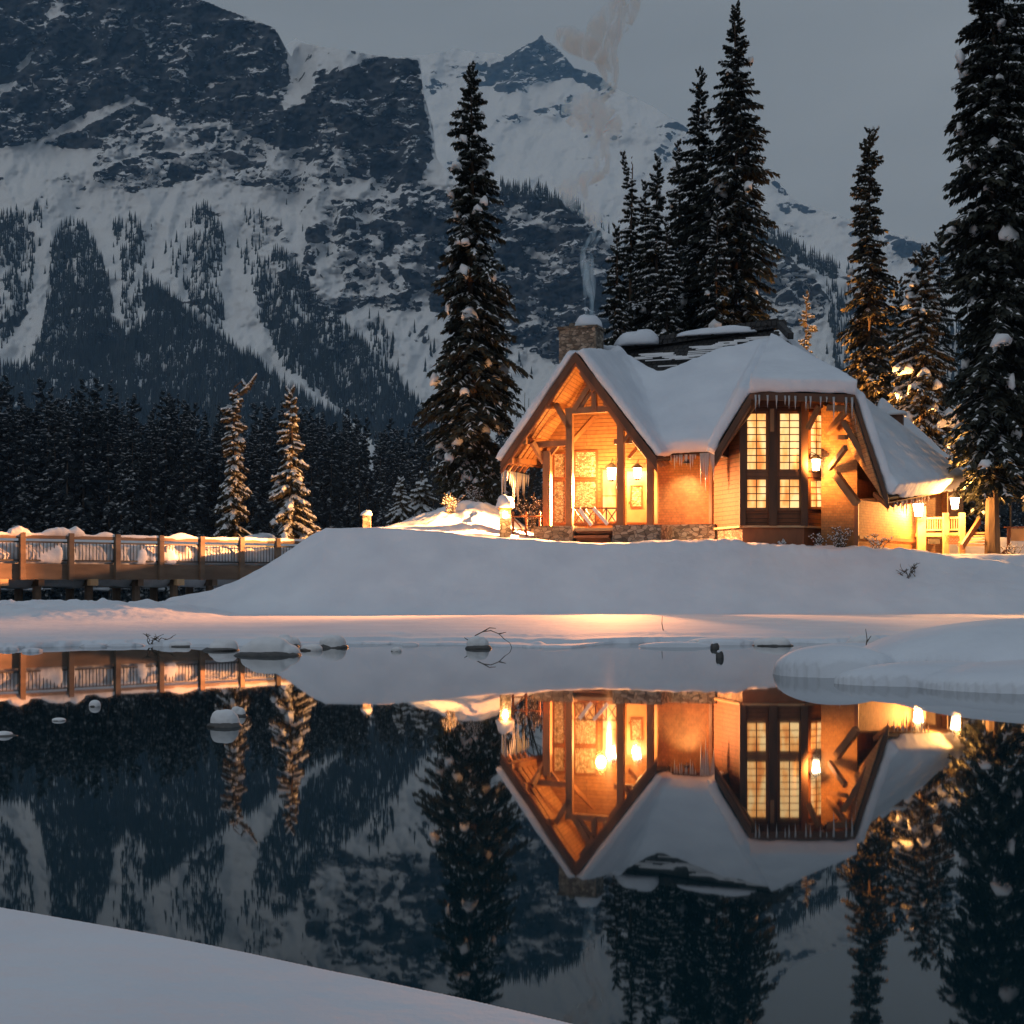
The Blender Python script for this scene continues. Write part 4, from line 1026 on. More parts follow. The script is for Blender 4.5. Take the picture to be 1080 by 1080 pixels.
# gable wall right of the bay and the long side wall
b1 = 1.5
gw = LB(); g = lambda x, y: Q(x, y, b1)
gz = g(880, 576).z-.4
gw.prism([fl(g(866, 500), gz), fl(g(904, 500), gz), g(904, 470), g(889, 438), g(866, 426)], Vv*.2)
gw.obj('wall', M['shingle_wall'], label='shingled gable wall right of the window bay')
s0 = g(904, 500); s1 = P(968, 500, 57.0); s2 = P(1000, 500, 60.0)
gw = LB(); n = Vector(((s1-s0).y, -(s1-s0).x, 0)).normalized()
gw.prism([fl(s0, gz), fl(s1, gz), fl(s1, P(968, 518, 57).z), fl(s0, g(904, 505).z)], -n*.2)
gw.prism([fl(s1, gz), fl(s2, gz), fl(s2, P(1000, 520, 60).z), fl(s1, P(968, 517, 57).z)], -n*.2)
gw.obj('wall', M['shingle_wall'], label='lamp lit shingled side wall under the right eave')
t_ = LB(); t_.box((s0.x-.03, s0.y-.04, (gz+g(904, 530).z)/2), (.14, .14, g(904, 530).z-gz), -TH); t_.obj('corner_board', M['brown_timber'])
t_ = LB(); zz = P(903, 567, 52).z; t_.beam(fl(s0, zz)+n*.06, fl(s1, zz)+n*.06, .08, .12); t_.obj('water_table', M['brown_timber'])
# back and hidden sides so the house is a closed volume
gw = LB(); q0 = W(l_, BWALL+.2, 0); q1 = W(l_, 11.0, 0); q2 = W(ab(s2)[0], 11.0, 0)
gw.prism([fl(q0, FZ-1), fl(q1, FZ-1), fl(q1, 6.2), fl(q0, 6.4)], U*.2); gw.prism([fl(q2, FZ-1), fl(q1, FZ-1), fl(q1, 6.4), fl(q2, 6.4)], -Vv*.2)
gw.prism([fl(s2, gz), fl(q2, gz), fl(q2, 5.4), fl(s2, 4.9)], -U*.2)
gw.obj('wall', M['shingle_wall'], label='rear walls')
# brackets at the right corner of the bay
tim(Q(893, 433, -.2), Q(873, 456, 1.0), .16, .2); tim(Q(864, 428, -.2), Q(852, 452, .3), .14, .18); tim(Q(892, 472, 0), Q(875, 494, 1.2), .15, .2)
tim(Q(851, 428, -.3), Q(866, 428, .6), .16, .18, 'outrigger'); tim(Q(872, 430, -.3), Q(895, 431, -.1), .18, .2, 'outrigger'); tim(Q(876, 462, 1.2), Q(893, 461, 0), .14, .16, 'outrigger')
tim(Q(882, 501, .8), Q(904, 531, .3), .22, .26); tim(Q(814.5, 431, -.1), Q(814.5, 455, -.05+.1), .14, .14, 'brace')
tim(Q(889, 444, .3), Q(934, 522, .3), .16, .2, 'rafter'); tim(Q(800, 420, 0), Q(757, 480, 0), .16, .2, 'rafter')
rt = LB()
for k in range(7):
    p = RRk.lerp(RB, k/14.0)-Z*.30; q = p+(g(904, 500)-RRk).normalized()*1.1*Vector((1, 1, 0)).length*.7; q.z = p.z+.5
    rt.beam(p, q, .10, .16)
rt.obj('rafter_tail', M['brown_timber'])
sc_ = LB(); sc_.prism([RRk-Z*.2, RB-Z*.2, Vector((s2.x, s2.y, RB.z-.15)), Vector((s0.x, s0.y, RRk.z+.05))], Z*.04); sc_.obj('soffit', M['soffit'])

# ---- rear wing roof, vent
rw = LB(); pts = [P(925, 425, 66), P(1018, 508, 62), P(985, 520, 59), P(915, 460, 60)]
n = nrm(pts); rw.prism(pts if (pts[1]-pts[0]).cross(pts[2]-pts[0]).z > 0 else pts[::-1], -n*.15); rw.obj('rear_roof', M['shingle_roof'])
sn = LB(); snow_face(pts, .42); roll(pts[1]+Z*.15, pts[2]+Z*.15, .25)
remeshed(sn, 'rear_roof_snow', .09, 14, M['snow'])
rw = LB(); p, q = P(986, 500, 61.5), P(1016, 500, 63.5); rw.prism([fl(p, 2.5), fl(q, 2.5), fl(q, P(1016, 516, 63).z), fl(p, P(986, 516, 61).z)], Vector((0, .2, 0))); rw.obj('wall', M['shingle_wall'], label='wall of the rear wing')
vt = LB(); p = P(945, 447, 60.5); vt.box((p.x, p.y, p.z), (.6, .6, .7), -TH); vt.obj('roof_vent', M['dark_timber'])
capsnow('vent_snow', (p.x, p.y, p.z+.35), (.48, .45, .22))

# ---- side porch deck with railing, posts and stairs
DKZ = P(990, 562, 56).z
dk = LB(); q0, q1 = P(966, 562, 56.3), P(1016, 562, 55.6)
dk.prism([fl(q0, DKZ-.14), fl(q1, DKZ-.14), fl(q1, DKZ), fl(q0, DKZ)], Vector((.4, 3.2, 0))); dk.obj('deck', M['pale_wood'])
for k, (px, D, t) in enumerate(((971, 56.3, 534), (997, 55.9, 541), (1014, 55.6, 541))):
    t_ = LB(); p = P(px, 540, D); zt_ = P(px, t, D).z; t_.box((p.x, p.y-.06, (zt_+DKZ-1.0)/2), (.22 if k else .34, .2, zt_-DKZ+1.0), 0); t_.obj('deck_post', M['pale_wood'], bevel=.01)
rl = LB(); a, b = P(971, 547, 56.3), P(1014, 547, 55.6); zr = P(990, 546.5, 56).z
rl.beam(fl(a, zr), fl(b, zr), .10, .08); rl.beam(fl(a, DKZ+.12), fl(b, DKZ+.12), .06, .06)
for k in range(1, 17):
    p = a.lerp(b, k/17.0); rl.beam(fl(p, DKZ+.12), fl(p, zr), .035, .035)
rl.obj('railing', M['pale_wood'])
lt = LB()
for k in range(9):
    for s in (-1, 1):
        p = P(999+k*1.6-s*2.2, 574, 55.5); q = P(999+k*1.6+s*2.2, 564, 55.5); lt.beam(p+Vector((0, s*.02, 0)), q+Vector((0, s*.02, 0)), .03, .02)
lt.obj('lattice_skirt', M['brown_timber'])
sr = LB(); sr.beam(P(1033, 549, 55.4), P(1014.5, 577, 54.0), .10, .24); sr.beam(P(1034, 543, 56.8), P(1021, 566, 55.5), .08, .1)
sr.obj('stair_stringer', M['brown_timber'])
sr = LB()
for k in range(5):
    f = k/5; p = P(1022, 562, 56).lerp(P(1016, 578, 54.2), f); sr.box((p.x+.35, p.y+.3, p.z), (1.0, .3, .06), -.5)
sr.obj('stair_tread', M['pale_wood'])
t_ = LB(); t_.box(tuple(P(985, 571, 55.9)), (.45, .1, .2)); t_.obj('deck_vent', M['iron'])

# ---- icicles
ice_me = []
for k in range(4):
    b = MB(); L_ = 1.0; b.tube([(0, 0, 0), (.006, 0, -.3), (0, .006, -.65), (0, 0, -1)], [.035, .028, .016, .002], 6); ice_me.append(b.mesh('icicle', M['ice'], smooth=True))
ri = random.Random(3)
def icicles(p, q, n, l0, l1):
    for k in range(n):
        f = (k+ri.uniform(.1, .9))/n; c = p.lerp(q, f)-lodge.location
        o = link('icicle', ice_me[ri.randrange(4)], lodge); o.location = c
        l = ri.uniform(l0, l1)*(1 if ri.random() < .7 else 1.5); o.scale = (1+l*.4, 1+l*.4, l)
icicles(Q(707, 480, 1.35), Q(735, 479, 1.35), 10, .15, .5); icicles(Q(738, 478, 1.35), Q(753, 477, 1.35), 10, .3, 1.0)
icicles(Q(529, 492, 0), Q(531, 492, 0.1), 2, .8, 1.1); icicles(AL-Z*.25+Vv*.4, AL-Z*.25+Vv*3.2, 14, .35, .95)
icicles(CL-Z*.1-Vv*.2, CR-Z*.1-Vv*.2, 14, .2, .6); icicles(CR-Z*.1, CR-Z*.1+Vv*.6, 4, .4, .8)
icicles(RRk.lerp(RB, .05)-Z*.2, RRk.lerp(RB, .6)-Z*.2, 12, .15, .45)

# ------------------------------------------------------------ lamps (fixture + its own light), an assumed yard lamp and an added porch fill
WARM = (1.0, .43, .105)
def point(name, loc, energy, r=.12, col=WARM, parent=None):
    l = bpy.data.lights.new(name, 'POINT'); l.energy = energy*1.1; l.color = col; l.shadow_soft_size = r
    o = bpy.data.objects.new(name, l); COL.objects.link(o); o.location = loc
    if parent is not None: o.parent = parent; o.location = (0, 0, 0)
    return o
def spot(name, loc, aim, energy, size, blend=.6, r=.08, col=WARM):
    l = bpy.data.lights.new(name, 'SPOT'); l.energy = energy; l.color = col; l.spot_size = R(size); l.spot_blend = blend; l.shadow_soft_size = r
    o = bpy.data.objects.new(name, l); COL.objects.link(o); o.location = loc
    o.rotation_euler = (Vector(aim)-Vector(loc)).to_track_quat('-Z', 'Y').to_euler(); return o
def lantern(pos, name, label, group='lit lanterns of the lodge', s=1.0, arm=None):
    t = thing(name, label, 'lantern', pos, 0, group)
    g = MB(); g.tube([(0, 0, -.13*s), (0, 0, .13*s)], [.075*s, .11*s], 8); link('lamp_glass', g.mesh('lamp_glass', M['lamp_glass'], smooth=True), t)
    c = MB(); c.tube([(0, 0, .135*s), (0, 0, .19*s), (0, 0, .27*s)], [.17*s, .12*s, .02], 8); c.tube([(0, 0, -.17*s), (0, 0, -.132*s)], [.05*s, .09*s], 8)
    for k in range(4):
        a = k*math.pi/2+.4; c.tube([(.085*s*math.cos(a), .085*s*math.sin(a), -.13*s), (.12*s*math.cos(a), .12*s*math.sin(a), .135*s)], .008*s, 4)
    link('lantern_frame', c.mesh('lantern_frame', M['iron']), t)
    if arm is not None:
        b = MB(); a = Vector(arm); b.tube([(0, 0, .27*s), (a.x*.5, a.y*.5, .36*s), (a.x, a.y, a.z)], .015, 6); link('bracket', b.mesh('bracket', M['iron']), t)
    return t
L1 = Q(645, 500, 2.45); L2 = Q(672, 502, 2.45); L3 = P(860.5, 490.5, D1-.05); L4 = P(1007, 531, 55.2); L5 = P(968.5, 538, 55.9)
lantern(L1, 'wall_lantern', 'wall lantern in the gabled porch, left of the door', s=1.7, arm=Vv*.35+Z*.3)
lantern(L2-Z*-.1, 'wall_lantern', 'wall lantern above the porch door', s=1.5, arm=Vv*.35+Z*.3)
lantern(L3, 'wall_lantern', 'round glowing lantern in front of the narrow bay window', s=1.5, arm=n3*-.75+Z*.25)
lantern(L4, 'wall_lantern', 'bright lantern on the right post of the side porch', s=1.6, arm=Vector((0, .3, .2)))
lantern(L5, 'wall_lantern', 'bright lantern by the side porch corner post', s=1.9, arm=Vector((0, .3, .2)))
point('porch_light', L1-Vv*.3, 380); point('porch_light', L2-Vv*.3+Z*.02, 380)
point('porch_fill_light', W(.5, 1.7, FZ+2.5), 420, .2)  # added fill light under the porch roof, no fixture there
spot('bay_light', L3-Vv*.55, L3+Vv*.6+Z*.25+U*.25, 800, 165, .5)
point('deck_light', L4-Vector((0, .3, .05)), 1000); point('deck_light', L5-Vector((.15, .4, .1)), 900)
spot('deck_light', L4-Vector((0, .9, -.1)), P(1052, 400, 53.5), 13000, 75, .8)
# shaded eave lamp washing the shingled wall between the gables
ev = Q(724, 487, 1.45); e_ = thing('eave_lamp', 'small dark lamp under the eave between the two gables', 'lamp', ev, 0, 'lit lanterns of the lodge')
b = MB(); b.tube([(0, 0, .12), (0, 0, .05), (0, 0, -.06)], [.03, .10, .14], 8); link('lamp_shade', b.mesh('lamp_shade', M['iron']), e_)
spot('eave_light', ev-Z*.1, ev+Vv*.9-Z*1.6-U*.3, 420, 88, .9, .08, (1, .70, .38))
# porch lanterns throw their light out over the lake
for a_, e_ in ((-80, 95000), (-52, 42000), (-18, 12000), (14, 3500), (40, 6000), (68, 9000)):
    d = Vector((math.sin(R(a_)), -math.cos(R(a_)), -.30)); s_ = L1-Vv*.35-Z*.45
    spot('porch_beam', s_, s_+d, e_*1.0, 60, .9, .06, (1, .35, .11))

# lit stone bollard left of the porch
bl_ = P(533, 552, 53.6); bz = float(ground(np.array([bl_.x]), np.array([bl_.y]))[0])
bt = thing('lantern_post', 'snow capped stone post with a lamp at the left of the porch', 'lamp post', (bl_.x, bl_.y, bz))
b = MB(); b.box((0, 0, .45), (.42, .42, 1.1)); link('pillar', b.mesh('pillar', M['stone']), bt)
b = MB(); b.box((0, 0, 1.03), (.52, .52, .07)); link('cap', b.mesh('cap', M['brown_timber']), bt)
sc = capsnow('snow_cap', (0, 0, 1.07), (.36, .34, .42), bt, MB)
b = MB(); b.box((.0, -.24, .80), (.16, .06, .22)); link('lamp_glass', b.mesh('lamp_glass', M['lamp_glass']), bt)
point('post_light', (bl_.x, bl_.y-.45, bz+.85), 90)
spot('post_beam', (bl_.x-.5, bl_.y+.6, bz+1.3), P(300, 520, 60), 11000, 62, .8)
spot('post_beam', (bl_.x-.5, bl_.y+.3, bz+1.3), P(60, 590, 51), 8000, 50, .8, .08, (1, .45, .2))
spot('post_beam', (bl_.x-.5, bl_.y+.6, bz+1.5), P(480, 380, 63), 2200, 46, .9)

x, y = P(1066, 0, 63).x, 63
z = gz0 = float(ground(np.array([x]), np.array([y]))[0])
t = thing('lamp_post', 'lamp post glowing through the branches at the right frame edge', 'lamp post', (x, y, z))
b = MB(); b.tube([(0, 0, -.2), (0, 0, 3.0)], .06, 8); link('pole', b.mesh('pole', M['iron']), t)
b = MB(); b.tube([(0, 0, 3.0), (0, 0, 3.35)], [.12, .17], 8); link('lamp_glass', b.mesh('lamp_glass', M['lamp_glass']), t)
b = MB(); b.tube([(0, 0, 3.36), (0, 0, 3.5)], [.22, .03], 8); link('lamp_cap', b.mesh('lamp_cap', M['iron']), t)
spot('lamp_post_light', (x, y-.35, z+3.1), P(1010, 600, 55), 6000, 84, .7, .15)
spot('lamp_post_light', (x, y-.35, z+3.1), P(1000, 330, 68), 6000, 70, .7, .15)

x, y = 16.0, 67.0
z = float(ground(np.array([x]), np.array([y]))[0])
t = thing('assumed_yard_lamp', 'assumed yard lamp, unseen behind the rear roof, added to gild the spruces there', 'lamp post', (x, y, z))  # unseen lamp, assumed from the golden light on the spruces
b = MB(); b.tube([(0, 0, -.2), (0, 0, 2.6)], .06, 8); link('pole', b.mesh('pole', M['iron']), t)
b = MB(); b.tube([(0, 0, 2.6), (0, 0, 2.9)], [.12, .17], 8); link('lamp_glass', b.mesh('lamp_glass', M['lamp_glass']), t)
spot('assumed_yard_light', (x+.1, y+.4, z+2.8), P(945, 400, 76), 40000, 95, .7, .15)  # spots added at the assumed lamp to light the spruces around it
spot('assumed_yard_light', (x+.1, y+.4, z+2.8), P(985, 440, 67), 16000, 80, .7, .15)
spot('assumed_yard_light', (x-.3, y+.2, z+2.8), P(770, 330, 74), 5000, 60, .7, .15)
spot('assumed_yard_beam', (x-.6, y+.5, z+2.9), P(851, 340, 98), 150000, 14, .8)  # added narrow spot for the small spruce tip over the roof

# ------------------------------------------------------------ footbridge
PX = [-31, 22.7, 74, 123, 169, 212, 254, 292, 328]
B0 = P(0, 600, 50.2); B1 = P(328, 600, 59.0)
bd = (B1-B0); bd.z = 0; bd.normalize(); bn = Vector((bd.y, -bd.x, 0)); 
def bp(px):
    X = (px-CX)/F; n = Vector((bd.y, -bd.x)); D = (B0.x*n.x+B0.y*n.y)/(X*n.x+n.y); return Vector((X*D, D, 0))
br = thing('footbridge', 'brown timber footbridge with snowy railings at the left', 'bridge', (B0.x, B0.y, 0))
class BB(MB):
    def obj(s, name, mats, parent=br, **k):
        s.v = [tuple(Vector(v)-br.location) for v in s.v]; return MB.obj(s, name, mats, parent, **k)
ZT = 2.93; ZD = 1.87; ZF = 1.30
start, end = bp(-190), bp(330)
back = -bn*2.6
if back.y < 0: back = -back
b = BB(); b.hexa([fl(start, ZF), fl(end, ZF), fl(end, ZF)+back.normalized()*.12, fl(start, ZF)+back.normalized()*.12, fl(start, ZD), fl(end, ZD), fl(end, ZD)+back.normalized()*.12, fl(start, ZD)+back.normalized()*.12]); b.obj('side_beam', M['bridge_wood'])
b = BB(); bk = back.normalized(); b.hexa([fl(start, ZD-.10)+bk*.13, fl(end, ZD-.10)+bk*.13, fl(end, ZD-.1)+bk*2.6, fl(start, ZD-.1)+bk*2.6, fl(start, ZD)+bk*.13, fl(end, ZD)+bk*.13, fl(end, ZD)+bk*2.6, fl(start, ZD)+bk*2.6]); b.obj('deck', M['bridge_wood'])
allpx = [-140, -86]+PX
for side in (0, 1):
    off = bk*(2.5*side)
    for px in allpx:
        b = BB(); p = bp(px)+off-bk*.05*(1-side); b.box((p.x, p.y, (1.35+ZT)/2), (.2, .2, ZT-1.35+.12), math.atan2(bd.y, bd.x)); b.obj('post', M['bridge_wood'], bevel=.01)
    b = BB(); b.beam(fl(start, ZT-.10)+off, fl(end, ZT-.1)+off, .14, .12); b.obj('top_rail', M['bridge_wood'])
    b = BB(); b.beam(fl(start, ZT-.28)+off, fl(end, ZT-.28)+off, .05, .06); b.beam(fl(start, ZD+.12)+off, fl(end, ZD+.12)+off, .05, .06)
    Ltot = (end-start).length; n = int(Ltot/.135)
    for k in range(n):
        p = start.lerp(end, (k+.5)/n)+off; b.beam(fl(p, ZD+.12), fl(p, ZT-.28), .022, .022)
    b.obj('balusters', M['iron'])
# piers
for k, px in enumerate((-60, 2, 45, 100, 150, 190, 228)):
    b = BB(); 
    for s in (.5, 2.1):
        p = bp(px)+bk*s; b.tube([(p.x, p.y, -1.1), (p.x, p.y, ZF)], .16, 8)
    p = bp(px); b.beam(fl(p, ZF-.12)+bk*.1, fl(p, ZF-.12)+bk*2.5, .22, .24); b.obj('pier', M['bridge_wood'])
for px in (2, 97, 188, 258):
    b = BB(); p = bp(px)-bk*.06; b.box((p.x, p.y, ZF-.10), (.30, .3, .24), math.atan2(bd.y, bd.x)); b.obj('beam_end', M['pale_wood'])
# snow on deck, rails and lumps
sn = BB(); rs_ = random.Random(6)
pts = [start.lerp(end, i/40) for i in range(41)]
sn.tube([fl(p, ZT-.02)+Z*.02*mnoise.noise(p) for p in pts], [.09+.03*mnoise.noise(p*1.7) for p in pts], 8)
for px, wd, hh in ((20, .35, .22), (60, .42, .2), (66, .4, .2), (54, .3, .18), (80, .3, .24), (112, .35, .12), (190, .4, .14), (196, .3, .12), (-20, .5, .22), (-60, .5, .2)):
    p = bp(px); sn.tube([fl(p, ZT+.04)-bd*wd, fl(p, ZT+hh*.6), fl(p, ZT+.04)+bd*wd], [hh*.55, hh*.9, hh*.55], 8)
remeshed(sn, 'rail_snow', .05, 5, M['snow_clump'], br, disp=.05, dscale=1.6)
sn = BB()
for k in range(210):
    f = rs_.random(); p = start.lerp(end, f); nz_ = mnoise.noise(p*.45)
    if nz_ < -.35 and k % 2: continue
    r = rs_.uniform(.14, .24); bu = .12 if math.sin(f*31+1) > .35 and f < .75 else .26
    sn.tube([fl(p, ZD+.05)+bk*(bu+rs_.uniform(.0, .12)), fl(p, ZD+rs_.uniform(.22, .5))+bk*(bu+rs_.uniform(-.06, .08)), fl(p, ZD+rs_.uniform(.42, .8))+bk*(bu+.03)], [r, r*.95, r*.5], 8)
for i in range(40):
    p, q = pts[i], pts[i+1]; sn.tube([fl(p, ZD+.1)+bk*1.2, fl(q, ZD+.1)+bk*1.2], [1.0+.1*mnoise.noise(p*.8), 1.0], 10)
o = remeshed(sn, 'deck_snow', .07, 6, M['snow_clump'], br, disp=.08, dscale=1.4)

# ------------------------------------------------------------ small things
def gz_(x, y): return float(ground(np.array([float(x)]), np.array([float(y)]))[0])
rocks = [(238, 766, 42, 18, 'snow topped boulder alone in the dark water below the bridge reflection'),
 (252, 755, 20, 10, 'small snow ball touching the lone boulder in the water'),
 (100, 745, 13, 9, 'rounded snow capped stone in the water at far left'),
 (62, 760, 16, 4, 'low snowy stone near the left edge'), (4, 776, 30, 5, 'flat pan of snowy ice at the left frame edge'),
 (283, 691, 72, 19, 'broad snow covered boulder on the shore left of centre'), (352, 683, 34, 16, 'rounded snow covered stone at the right of the shore row'),
 (300, 682, 36, 14, 'snow pillow behind the broad shore boulder'), (232, 686, 42, 12, 'low snowy tussock on the left shore'),
 (192, 682, 26, 6, 'smallest tussock at the left end of the shore row'), (328, 686, 26, 9, 'low stone between the two big shore boulders'),
 (418, 687, 12, 6, 'tiny stone in the water left of the arched twig'), (505, 684, 32, 14, 'snowy root clump under the arched twig'),
 (759, 694, 9, 10, 'dark little stone sticking out in mid water'), (754, 684, 10, 8, 'dark stone just behind the mid water one'),
 (816, 681, 46, 10, 'snow pillow on the shelf edge left of the islet'), (912, 685, 58, 16, 'snow pillow behind the left lobe of the islet')]
for k, (px, py, wd, hh, lab) in enumerate(rocks):
    D = F*H0/(py-HY); x = (px-CX)*D/F
    wz = wd*.5*D/F; hz = hh*D/F
    t = thing('snowy_rock', lab, 'rock', (x, D, 0), 0, 'snow capped rocks along the water')
    rng = random.Random(k); dark = lab.startswith('dark')
    b = MB(); n1 = 16; rows = []
    for j in range(8):
        ph = -.6+(j/7)*(math.pi/2+.6); row = []
        for i in range(n1):
            a = 2*math.pi*i/n1; r = max(math.cos(ph), 0)**.7*(1+.22*mnoise.noise(Vector((math.cos(a)*1.2, math.sin(a)*1.2, ph*1.2+k*3))))
            row.append(Vector((math.cos(a)*r*wz*.93, math.sin(a)*r*wz*.7, math.sin(ph)*hz*(.8 if dark else .30))))
        rows.append(row)
    for j in range(7):
        for i in range(n1): b.poly([rows[j][i], rows[j][(i+1) % n1], rows[j+1][(i+1) % n1], rows[j+1][i]])
    link('stone', b.mesh('stone', M['wet_rock'], smooth=True), t)
    if not dark:
        sn = MB(); rr_ = random.Random(k*7+1)
        for q in range(4 if wd > 30 else (3 if wd > 19 else 1)):
            ox = rr_.uniform(-.42, .42)*wz*(q > 0); w_ = wz*(rr_.uniform(.45, .72) if wd > 19 else .95); h_ = hz*rr_.uniform(.62, 1.0); oy = rr_.uniform(-.3, .3)*wz*(q > 0)
            prev = None
            for j_ in range(8):
                ph = -.45+j_/7*(math.pi/2+.45); rw = [Vector((ox+math.cos(a_)*math.cos(ph)**.6*w_ if j_ < 7 else ox, oy+math.sin(a_)*math.cos(ph)**.6*w_*.75 if j_ < 7 else oy, hz*.12+math.sin(ph)*h_*.88)) for a_ in [2*math.pi*i_/14 for i_ in range(14)]]
                if prev:
                    for i_ in range(14): sn.poly([prev[i_], prev[(i_+1) % 14], rw[(i_+1) % 14], rw[i_]])
                else: sn.poly(rw[::-1])
                prev = rw
        remeshed(sn, 'snow_cap', max(.008, wz*.05), 4, M['snow_clump'], t, disp=hz*.16, dscale=2.2/max(wz, .1)*.5)
    else: capsnow('snow_cap', (0, 0, hz*.55), (wz*.6, wz*.5, hz*.3), t, MB)
def twig_thing(name, label, cat, x, y, strands, r=.02, snow=True, group=None, z=None, m='twig'):
    z = gz_(x, y) if z is None else z
    t = thing(name, label, cat, (x, y, z-.05), 0, group); b = MB()
    for s in strands: b.tube(s, [r*(1-.6*i/(len(s)-1)) for i in range(len(s))], 5)
    link('stems', b.mesh('stems', M[m]), t)
    if snow:
        q = MB()
        for s in strands:
            for i in range(1, len(s)-1):
                c = Vector(s[i]); q.tube([c-Vector((r*1.5, 0, -r*1.1)), c+Vector((0, 0, r*2.1)), c+Vector((r*1.5, 0, r*.8))], [r*.8, r*1.4, r*.6], 6)
        tag(link('twig_snow', q.mesh('twig_snow', M['snow_clump'], smooth=True), t), kind='stuff')
    return t
D = 26.5; x = (515-CX)*D/F
twig_thing('arched_branch', 'bent bare branch arching over the water near the centre', 'branch', x, D,
    [[(-.36, 0, -.05), (-.33, 0, .12), (-.24, .02, .24), (-.10, .02, .31), (.05, 0, .33), (.20, -.02, .27), (.30, 0, .17), (.40, 0, .10), (.46, 0, -.04)],
     [(-.10, .02, .31), (.02, .05, .38), (.14, .05, .37)], [(.20, -.02, .27), (.33, 0, .30)], [(-.42, 0, .0), (-.30, .05, .10), (-.12, .0, .15), (.02, 0, .06)], [(-.33, 0, .12), (-.45, 0, .2)]], .013, False, z=.04)
D = 31.5; x = (700-CX)*D/F
twig_thing('bare_stick', 'single thin stick poking from the lit snow shelf', 'stick', x, D, [[(0, 0, 0), (-.04, 0, .2), (-.03, 0, .38)]], .012, False)
D = 20.6; x = (913-CX)*D/F
twig_thing('bare_stick', 'short forked stick beside the islet', 'stick', x, D, [[(0, 0, 0), (.02, 0, .15), (.0, 0, .30)], [(.01, 0, .1), (.08, 0, .2)]], .010, False)
def shrub(px, D, n, h, label, seed, snow=True, spread=.6, r=.016, m='twig', sub=3):
    rg = random.Random(seed); st_ = []
    for k in range(n):
        a = rg.uniform(0, 6.28); l = h*rg.uniform(.6, 1.1); e = rg.uniform(.15, spread); p = Vector((rg.uniform(-.2, .2), rg.uniform(-.1, .1), 0)); s = [p]
        for j in range(1, 6): s.append(Vector((p.x+math.cos(a)*e*l*(j/5)**1.3+rg.uniform(-.03, .03), p.y+math.sin(a)*e*l*(j/5)**1.3, l*j/5*(1-.12*e*j/5))))
        st_.append(s)
        for q in range(sub):
            c = s[rg.randrange(2, 5)]; a2 = rg.uniform(0, 6.28); l2 = l*rg.uniform(.15, .4)
            st_.append([c, c+Vector((math.cos(a2)*l2*.5, math.sin(a2)*l2*.5, l2*.35)), c+Vector((math.cos(a2)*l2, math.sin(a2)*l2, l2*.5))])
    return twig_thing('bare_shrub', label, 'shrub', (px-CX)*D/F, D, st_, r, snow, 'bare shrubs in the snow', m=m)
shrub(886, 51.2, 14, .8, 'snow flecked shrub at the foot of the bay corner', 1)
shrub(925, 51.3, 9, .55, 'leaning twigs below the right side wall', 2, spread=1.2)
shrub(866, 51.4, 8, .6, 'low twigs just left of the bay corner shrub', 3)
shrub(825, 51.5, 8, .3, 'low frosted stalks under the wide bay windows', 4)
shrub(960, 49.3, 8, .55, 'dark twigs sticking out of the mound face at right', 5, False, 1.0)
shrub(475, 57, 16, .9, 'frosted shrub lit by the lamp on the left snow hump', 6, True, .9)
shrub(500, 60, 14, .9, 'frosted shrub beside the trunk of the tall left spruce', 7, True, .9)
shrub(548, 66, 9, 6.5, 'tall bare birch sapling just left of the gable', 8, False, .32, .03, sub=10)
shrub(205, 26.6, 9, .34, 'snow laden root tangle on the left shore', 21, False, 1.4, .012)
shrub(232, 26.4, 9, .30, 'frosted sticks beside the broad shore boulder', 22, False, 1.4, .012)
shrub(168, 27.2, 7, .22, 'low frosted stems at the left end of the shore row', 23, False, 1.5, .010)
shrub(341, 56, 14, .7, 'frosted shrub on top of the mound by the bridge end', 9, True, 1.0)
shrub(1066, 54.5, 12, .6, 'lit twigs right of the giant trunk', 10, True, 1.0)
shrub(563, 57.0, 14, 1.6, 'snowy bush behind the rail left of the porch', 12, True, .8)
# low pole fence left of the porch
t = thing('pole_fence', 'short pole rail fence between the stone post and the porch', 'fence', (P(555, 0, 54.6).x, 54.6, gz_(P(555, 0, 54.6).x, 54.6)))
xs_ = [P(p, 0, 54.6).x-t.location.x for p in (541, 555, 569)]
b = MB()
for x in xs_: b.tube([(x, 0, -.2), (x, 0, .95)], .05, 7)
link('fence_post', b.mesh('fence_post', M['brown_timber']), t)
b = MB(); b.tube([(xs_[0]-.1, -.06, .75), (xs_[2]+.1, -.06, .77)], .035, 6); b.tube([(xs_[0], -.06, .7), (xs_[1], -.06, .1)], .03, 6); b.tube([(xs_[0]-.1, -.06, .25), (xs_[2]+.1, -.06, .2)], .035, 6)
link('rail', b.mesh('rail', M['brown_timber']), t)
# two snowy planks leaning in the porch
for k, (xa, ya, xb, yb, lab) in enumerate(((611, 537, 624, 554, 'pale plank leaning on the porch railing, left one of two'), (626, 536, 641, 553, 'pale plank leaning on the porch railing, right one of two'))):
    p = Q(xb, yb, .36); q = Q(xa, ya, .42); t = MB(); t.beam(Vector((0, 0, 0)), q-p, .05, .13, axis=U)
    o = t.obj('plank', M['snow_clump'], None); o.location = p; tag(o, lab, 'plank', 'planks leaning in the porch')
